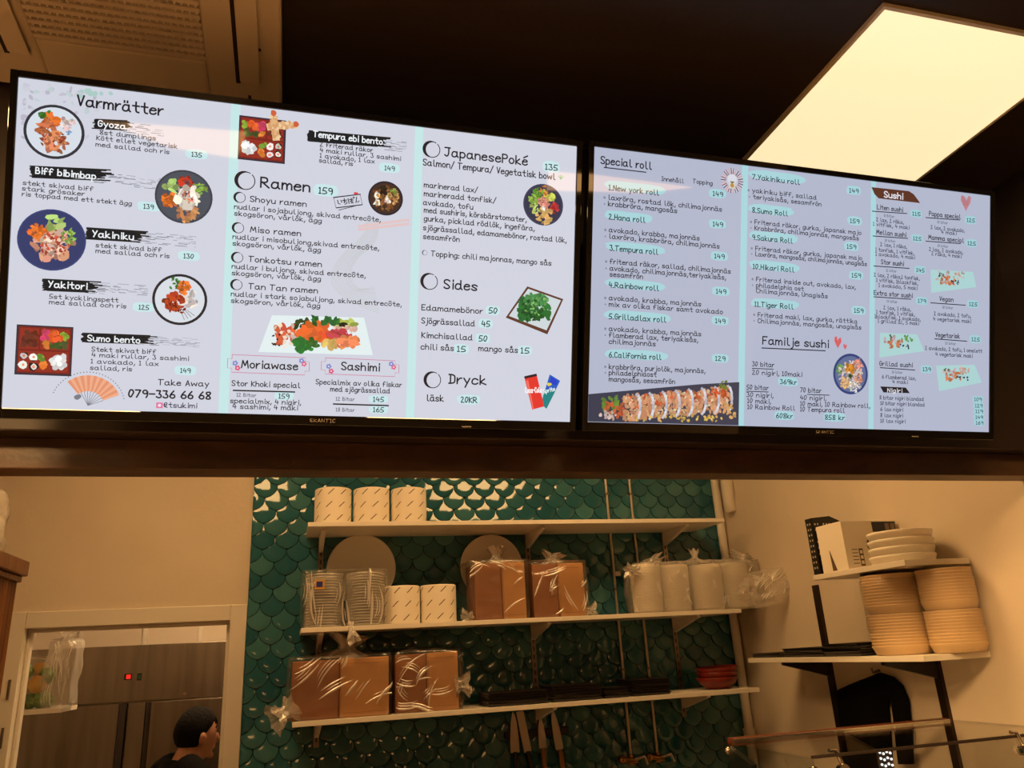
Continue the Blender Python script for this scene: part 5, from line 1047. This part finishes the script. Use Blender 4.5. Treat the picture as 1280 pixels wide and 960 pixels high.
# ================================================================== GLASS DISPLAY CASE ON THE COUNTER
t = thing('serving_counter', (.4, 2.0, 0), 'dark front counter under the bulkhead carrying the glass case', 'counter')
b = MB(); b.box(-.7, XR-.002, 1.88, 2.46, Z(-.74), Z(-.70), M['wood']); b.build('worktop', t, .003)
b = MB(); b.box(-.68, XR-.004, 1.90, 2.44, 0, Z(-.74), M['soffit']); b.build('base', t)
CX0, CX1, CY0, CY1, CT, CB = 1.285, 2.12, 1.90, 2.37, Z(-.291), Z(-.70)
t = thing('glass_display_case', ((CX0+CX1)/2, (CY0+CY1)/2, CB), 'glass display case with a steel top rail in front of the right wall', 'display case')
def pane(nm, *a): g = MB(); g.box(*a, M['glass']); g.build(nm, t)
pane('glass_pane', CX0, CX1, CY0, CY0+.006, CB+.06, CT); pane('glass_pane', CX0, CX0+.006, CY0+.006, CY1, CB+.06, CT); pane('glass_pane', CX0, CX1, CY0, CY1-.03, CT, CT+.006)
b = MB(); b.box(CX0, CX1, CY0, CY1, CB, CB+.06, M['steel']); b.build('base_tray', t, .003)
b = MB(); b.box(CX0+.03, CX1, CY1-.03, CY1, CT-.012, CT+.010, M['wood_rail']); b.box(CX0+.03, CX1, CY1-.034, CY1-.03, CT-.004, CT+.008, M['chrome']); b.build('top_rail', t, .001)
b = MB(); b.box(CX0, CX1, CY0-.003, CY0+.008, CT-.001, CT+.006, M['acdark']); b.build('front_rail', t, .001)
b = MB(); b.prism([(CX0+.012, CY1-.15, CT-.05), (CX0+.012, CY1-.02, CT-.01), (CX0+.012, CY1-.02, CB+.06), (CX0+.012, CY1-.09, CB+.06), (CX0+.012, CY1-.11, CT-.12)], (.02, 0, 0), M['black']); b.build('end_bracket', t, .002)
b = MB(); b.ball((CX0+.012, CY1-.03, CT-.022), .012, M['chrome']); b.ball((CX0+.012, CY0+.02, CT-.03), .011, M['chrome']); b.build('glass_clip', t)
for x, y in ((1.93, CY0+.01), (1.36, CY0+.02)):
    b = MB(); b.tube([(x-.02, y-.012, CT+.014), (x, y-.012, CT+.012), (x+.012, y-.012, CT-.02)], .005, M['chrome']); b.build('latch', t)
    b = MB(); b.tube([(x+.012, y-.022, CT-.032), (x+.018, y+.004, CT-.036)], .013, M['chrome'], 16); b.build('latch_knob', t)
b = MB(); q = PY(1108, 945, CY0+.10)  # plate with glowing dots, imitates LED strips reflected in the glass
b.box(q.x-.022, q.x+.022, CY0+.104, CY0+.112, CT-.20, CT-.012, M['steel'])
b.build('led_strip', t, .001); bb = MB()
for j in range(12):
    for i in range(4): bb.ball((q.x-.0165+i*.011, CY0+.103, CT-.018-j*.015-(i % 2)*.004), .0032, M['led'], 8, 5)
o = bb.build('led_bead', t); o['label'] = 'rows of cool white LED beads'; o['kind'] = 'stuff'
# ================================================================== TALL WOODEN CABINET AT THE LEFT
t = thing('tall_wooden_cabinet', (-1.15, 2.8, 0), 'tall dark wooden cabinet with reeded sides at the left edge', 'cabinet')
cx0, cx1, cy0, cy1, ct = -1.45, -.895, 2.45, 3.09, Z(.335)
b = MB(); b.box(cx0, cx1, cy0, cy1, 0, ct, M['wood'])
n = 22
for i in range(n):
    y = cy0+(cy1-cy0)*(i+.5)/n; b.tube([(cx1, y, .1), (cx1, y, ct-.015)], .0115, M['wood'], 8)
b.build('carcass', t)
b = MB(); b.box(cx0-.01, cx1+.035, cy0-.02, cy1+.012, ct, ct+.05, M['wood']); b.box(cx0, cx1+.02, cy0, cy1+.006, ct-.02, ct, M['wood']); b.build('cornice', t, .004)
b = MB(); b.box(cx0+.03, cx0+.27, cy0-.018, cy0, .12, ct-.06, M['wood']); b.box(cx0+.285, cx1-.03, cy0-.018, cy0, .12, ct-.06, M['wood']); b.build('door', t, .003)
bag('white_bag', -1.20, -.925, 2.72, 3.0, ct+.051, ct+.25, 51, 'crumpled translucent white bag on top of the wooden cabinet', None, m='milky', amp=.03, sc=9)
# ================================================================== ROOM BEHIND THE DOORWAY
FY = 4.9
t = thing('steel_refrigerator', (-.75, FY, 0), 'tall stainless steel refrigerator with two doors behind the doorway', 'refrigerator')
fx0, fx1, ft, fb = -1.46, .12, Z(.148), Z(-.142)
b = MB(); b.box(fx0, fx1, FY+.03, FY+.72, .1, ft-.002, M['steel']); b.build('cabinet_body', t)
b = MB(); b.box(fx0, fx1, FY, FY+.03, fb+.004, ft, M['steel']); b.build('control_panel', t, .003)
xl, xm0, xm1, xr_ = -.815, -.79, -.715, -.69
b = MB(); b.box(fx0, xl-.02, FY-.03, FY+.03, .12, fb-.004, M['steel']); d1 = b.build('door', t, .003)
b = MB(); b.box(xl-.019, xl+.012, FY-.015, FY+.03, .12, fb-.006, M['acdark']); b.build('handle_recess', d1)
b = MB(); b.box(xm0, xm1+.008, FY-.02, FY+.03, .1, fb-.004, M['steel']); b.build('mullion', t, .002)
b = MB(); b.box(xr_+.012, fx1, FY-.03, FY+.03, .12, fb-.004, M['steel']); d2 = b.build('door', t, .003)
b = MB(); b.box(xr_-.014, xr_+.011, FY-.015, FY+.03, .12, fb-.006, M['acdark']); b.build('handle_recess', d2)
q = PY(159, 846, FY); b = MB(); b.box(q.x-.014, q.x+.024, FY-.004, FY, q.z-.016, q.z+.016, M['black']); b.box(q.x-.004, q.x+.018, FY-.007, FY-.004, q.z-.011, q.z+.011, M['redled']); b.build('power_lamp', t)
q = PY(174, 846, FY); b = MB(); b.box(q.x-.010, q.x+.012, FY-.004, FY, q.z-.018, q.z+.018, M['black']); b.box(q.x-.005, q.x+.007, FY-.009, FY-.004, q.z-.011, q.z+.011, M['greenswitch']); b.build('switch', t)
for px, py in ((231, 867), (92, 877)):
    q = PY(px, py, FY); b = MB(); b.tube([(q.x, FY, q.z), (q.x, FY-.012, q.z)], .010, M['chrome'], 14); b.build('door_lock', t)
# pipe strip along the wall above the refrigerator
for px in (180, 100, 250):
    q = PY(px, 793, 5.70); b = MB(); b.box(q.x-.012, q.x+.012, 5.735, 5.75, Z(.05), Z(.9), M['trim']); o = b.build('trim_1'); o['kind'] = 'structure'
# produce shelf left of the refrigerator
q0, q1 = PY(30, 887, 4.05), PY(81, 884, 4.05)
t = thing('produce_shelf', (-1.2, 4.05, q0.z), 'white ledge with bagged produce just inside the doorway', 'shelf')
b = MB(); b.box(-1.5, q1.x, 3.98, 4.28, q0.z-.02, q0.z, M['white']); b.build('board', t, .002)
b = MB(); b.prism([(-1.5, 4.12, q0.z-.02), (-1.25, 4.12, q0.z-.02), (-1.5, 4.12, q0.z-.2)], (0, .02, 0), M['white']); b.build('bracket', t)
zs = q0.z+.002; pr = PY(42, 858, 4.08)
rr = random.Random(8)
bm_ = []
for i, (dx, dz, r, m, nm, lb, ct_) in enumerate([(-.06, .03, .03, 'leaf', 'green_vegetable', 'green vegetable at the lower left of the produce bag', 'vegetable'), (.0, .03, .03, 'leaf', 'green_vegetable', 'green vegetable in the middle bottom of the produce bag', 'vegetable'), (.05, .032, .032, 'leaf', 'green_vegetable', 'green vegetable at the lower right of the produce bag', 'vegetable'),
      (-.04, .09, .03, 'orange', 'orange_fruit', 'orange fruit at the left of the produce bag', 'fruit'), (.02, .095, .035, 'orange', 'orange_fruit', 'yellow-orange fruit at the middle of the produce bag', 'fruit'), (-.05, .15, .034, 'leaf', 'green_vegetable', 'green vegetable at the upper left of the produce bag', 'vegetable'), (.015, .155, .03, 'orange', 'orange_fruit', 'orange fruit at the top of the produce bag', 'fruit'), (.055, .13, .028, 'leaf', 'green_vegetable', 'green vegetable at the upper right of the produce bag', 'vegetable')]):
    v = bmesh.new(); bmesh.ops.create_icosphere(v, subdivisions=4, radius=r*1.08)
    for w_ in v.verts: w_.co *= 1+((.42*noise.noise(w_.co*38+Vector((i*3, 0, 0)))+.25*noise.noise(w_.co*110)) if m == 'leaf' else .06*noise.noise(w_.co*45+Vector((i*3, 0, 0))))
    c = Vector((pr.x+dx, 4.08+rr.uniform(-.02, .02), zs+dz))
    tp = thing(nm, c, lb, ct_, None)
    k = MB().add([w_.co+c for w_ in v.verts], [[z.index for z in f.verts] for f in v.faces], M[m], True); v.free(); k.build('flesh', tp)
    s_ = MB(); s_.tube([c+Vector((0, 0, r*.85)), c+Vector((.004, 0, r*1.25))], .004, M['leaf'], 8); s_.build('stem', tp)
bag('produce_bag', pr.x-.115, pr.x+.10, 3.99, 4.17, zs, zs+.20, 61, 'clear bag of green and orange produce on the white ledge', None, m='film', amp=.018, sc=11)
c = PY(74, 850, 4.05)
bag('clear_bag', c.x-.045, c.x+.055, 4.0, 4.16, zs, zs+.27, 67, 'upright empty clear bag beside the produce on the white ledge', ((c.x, 4.08, zs+.265), (.3, -.2, 1), .05, .04, .03), m='hazy', amp=.016, fold=(6, 1.5, .15, (.08, .2), .005))
# ================================================================== PERSON
def person(loc, head_z):
    t = thing('person', (loc[0], loc[1], 0), 'person with short black hair and a black shirt, facing right inside the doorway', 'person')
    yaw = math.radians(33); fw = Vector((math.cos(yaw), math.sin(yaw), 0)); lf = Vector((-math.sin(yaw), math.cos(yaw), 0)); up = Vector((0, 0, 1)); o = Vector((loc[0], loc[1], 0))
    def P(f, l, z): return o+fw*f+lf*l+up*z
    H = head_z                                        # top of head
    skin = MB(); nk = H-.205; hc_ = H-.118
    def head_shape(q):                                # q unit sphere: x forward, y left, z up
        x, y, z = q; r = Vector((x*.098, y*.076, z*.118))
        if z < 0: r.x *= 1-.10*(-z); r.y *= 1-.34*(-z)**1.4
        if z < .1 and x < 0: r.x *= 1-.22*min(1, (.1-z))
        if x > .3 and z < -.45: r.x += .012*(x)                                   # chin
        if x > .85 and -.05 < z < .12: r.x -= .008                                 # eye line
        if x > .8 and .12 < z < .35: r.x += .004                                   # brow
        return r
    nu, nv = 40, 28; v = []; fs = []
    for j in range(nv+1):
        for i in range(nu):
            a, b_ = math.pi*j/nv, 2*math.pi*i/nu; q = (math.sin(a)*math.cos(b_), math.sin(a)*math.sin(b_), -math.cos(a)); r = head_shape(q); v.append(P(r.x+.03, r.y, hc_+r.z))
    for j in range(nv):
        for i in range(nu): fs.append((j*nu+i, j*nu+(i+1) % nu, (j+1)*nu+(i+1) % nu, (j+1)*nu+i))
    skin.add(v, fs, M['skin'], True)
    skin.tube([P(.115, 0, hc_+.02), P(.138, 0, hc_-.012), P(.148, 0, hc_-.030), P(.120, 0, hc_-.04)], [.008, .010, .012, .008], M['skin'], 10)     # nose
    skin.ball(P(.118, 0, hc_-.058), .017, M['skin'], sc=(.8, 1.1, .6)); skin.ball(P(.106, 0, hc_-.093), .017, M['skin'])                          # lips, chin
    for s in (-1, 1):
        skin.ball(P(.020, s*.078, hc_-.012), .030, M['skin'], sc=(.65, .4, 1.0)); skin.ball(P(.016, s*.084, hc_-.005), .018, M['skin'], sc=(.7, .5, 1.1))
    skin.tube([P(.02, 0, hc_-.06), P(-.005, 0, nk-.0), P(-.03, 0, nk-.06), P(-.04, 0, nk-.12)], [.055, .058, .066, .09], M['skin'], 18)
    sh = nk-.085
    skin.tube([P(-.04, 0, sh+.03), P(-.045, 0, sh-.12), P(-.03, 0, sh-.3), P(-.03, 0, sh-.5)], [.10, .135, .125, .13], M['skin'], 20)
    hands = []
    for s in (-1, 1):
        S_, E_, W_ = P(-.04, s*.185, sh), P(-.02, s*.225, sh-.29), P(.17, s*.20, sh-.42)
        skin.tube([P(-.04, s*.09, sh+.015), S_, (S_+E_)/2, E_, (E_+W_)/2, W_, W_+fw*.03], [.06, .055, .046, .040, .036, .027, .024], M['skin'], 14)
        skin.ball(W_+fw*.07-up*.012, .042, M['skin'], sc=(1, .9, .55))
        for k, (ln, off) in enumerate(((.070, -.030), (.080, -.010), (.074, .010), (.058, .028))):
            a = W_+fw*.10+lf*off-up*.012; b_ = a+fw*ln*.5-up*.012; c_ = b_+fw*ln*.35-up*.035; skin.tube([a-fw*.02, a, b_, c_], [.010, .0095, .0085, .007], M['skin'], 8)
        a = W_+fw*.05-lf*s*.036; skin.tube([a, a+fw*.035-lf*s*.016, a+fw*.06-lf*s*.010-up*.02], [.012, .010, .008], M['skin'], 8)
        hp = P(-.03, s*.09, sh-.55); kn = P(.01, s*.1, .48); an = P(-.02, s*.1, .08)
        skin.tube([hp+up*.08, hp, (hp+kn)/2, kn, (kn*.6+an*.4), an, an-up*.06], [.10, .095, .075, .056, .055, .038, .036], M['skin'], 14)
        skin.tube([an-up*.045-fw*.05, an-up*.045+fw*.08, an-up*.055+fw*.17], [.034, .038, .026], M['skin'], 12)
    bd = skin.build('body', t); rm = bd.modifiers.new('fuse', 'REMESH'); rm.mode = 'VOXEL'; rm.voxel_size = .007; rm.use_smooth_shade = True
    s2 = bd.modifiers.new('smooth', 'SMOOTH'); s2.factor = .5; s2.iterations = 3
    hair = MB(); v = []; fs = []
    for j in range(nv+1):
        for i in range(nu):
            a, b_ = math.pi*j/nv, 2*math.pi*i/nu; q = (math.sin(a)*math.cos(b_), math.sin(a)*math.sin(b_), -math.cos(a)); r = head_shape(q)
            low = -.42+.75*max(0, q[0]+.15)+(.30 if abs(q[1]) > .55 and q[0] > -.15 else 0)
            g = 1.10 if q[2] > low+.15 else (1.10-.16*min(1, (low+.15-q[2])/.2)); g += .012*noise.noise(Vector(q)*9); v.append(P(r.x*g+.03, r.y*g, hc_+r.z*g))
    for j in range(nv):
        for i in range(nu): fs.append((j*nu+i, j*nu+(i+1) % nu, (j+1)*nu+(i+1) % nu, (j+1)*nu+i))
    hair.add(v, fs, M['hair'], True); hair.build('hair', t)
    st = MB(); st.tube([P(-.03, 0, nk-.018), P(-.038, 0, nk-.05), P(-.04, 0, sh+.012), P(-.045, 0, sh-.12), P(-.03, 0, sh-.3), P(-.03, 0, sh-.56)], [.076, .092, .128, .150, .140, .150], M['shirt'], 24)
    for s in (-1, 1):
        S_, E_ = P(-.04, s*.185, sh), P(-.02, s*.225, sh-.29)
        st.tube([P(-.04, s*.06, sh+.035), P(-.04, s*.14, sh+.012), S_, (S_*.6+E_*.4), (S_*.3+E_*.7)], [.075, .072, .068, .062, .060], M['shirt'], 16)
    so = st.build('shirt', t); rm = so.modifiers.new('fuse', 'REMESH'); rm.mode = 'VOXEL'; rm.voxel_size = .009; rm.use_smooth_shade = True
    s2 = so.modifiers.new('smooth', 'SMOOTH'); s2.factor = .5; s2.iterations = 5
    tr = MB()
    for s in (-1, 1):
        hp = P(-.03, s*.09, sh-.55); kn = P(.01, s*.1, .48); an = P(-.02, s*.1, .08); tr.tube([hp+up*.12, hp, (hp+kn)/2, kn, (kn*.6+an*.4), an], [.118, .115, .092, .074, .072, .062], M['trousers'], 16)
    to = tr.build('trousers', t); rm = to.modifiers.new('fuse', 'REMESH'); rm.mode = 'VOXEL'; rm.voxel_size = .01; rm.use_smooth_shade = True
    eb = MB()
    for s in (-1, 1):
        eb.tube([P(.112, s*.018, hc_+.033), P(.112, s*.036, hc_+.036), P(.100, s*.052, hc_+.030)], .0035, M['hair'], 6)
        eb.ball(P(.108, s*.034, hc_+.012), .008, M['hair'])
    eb.build('eyes_and_brows', t)
    return t
hq = PY(243, 886, 4.3); person((hq.x-.01, 4.3), hq.z)
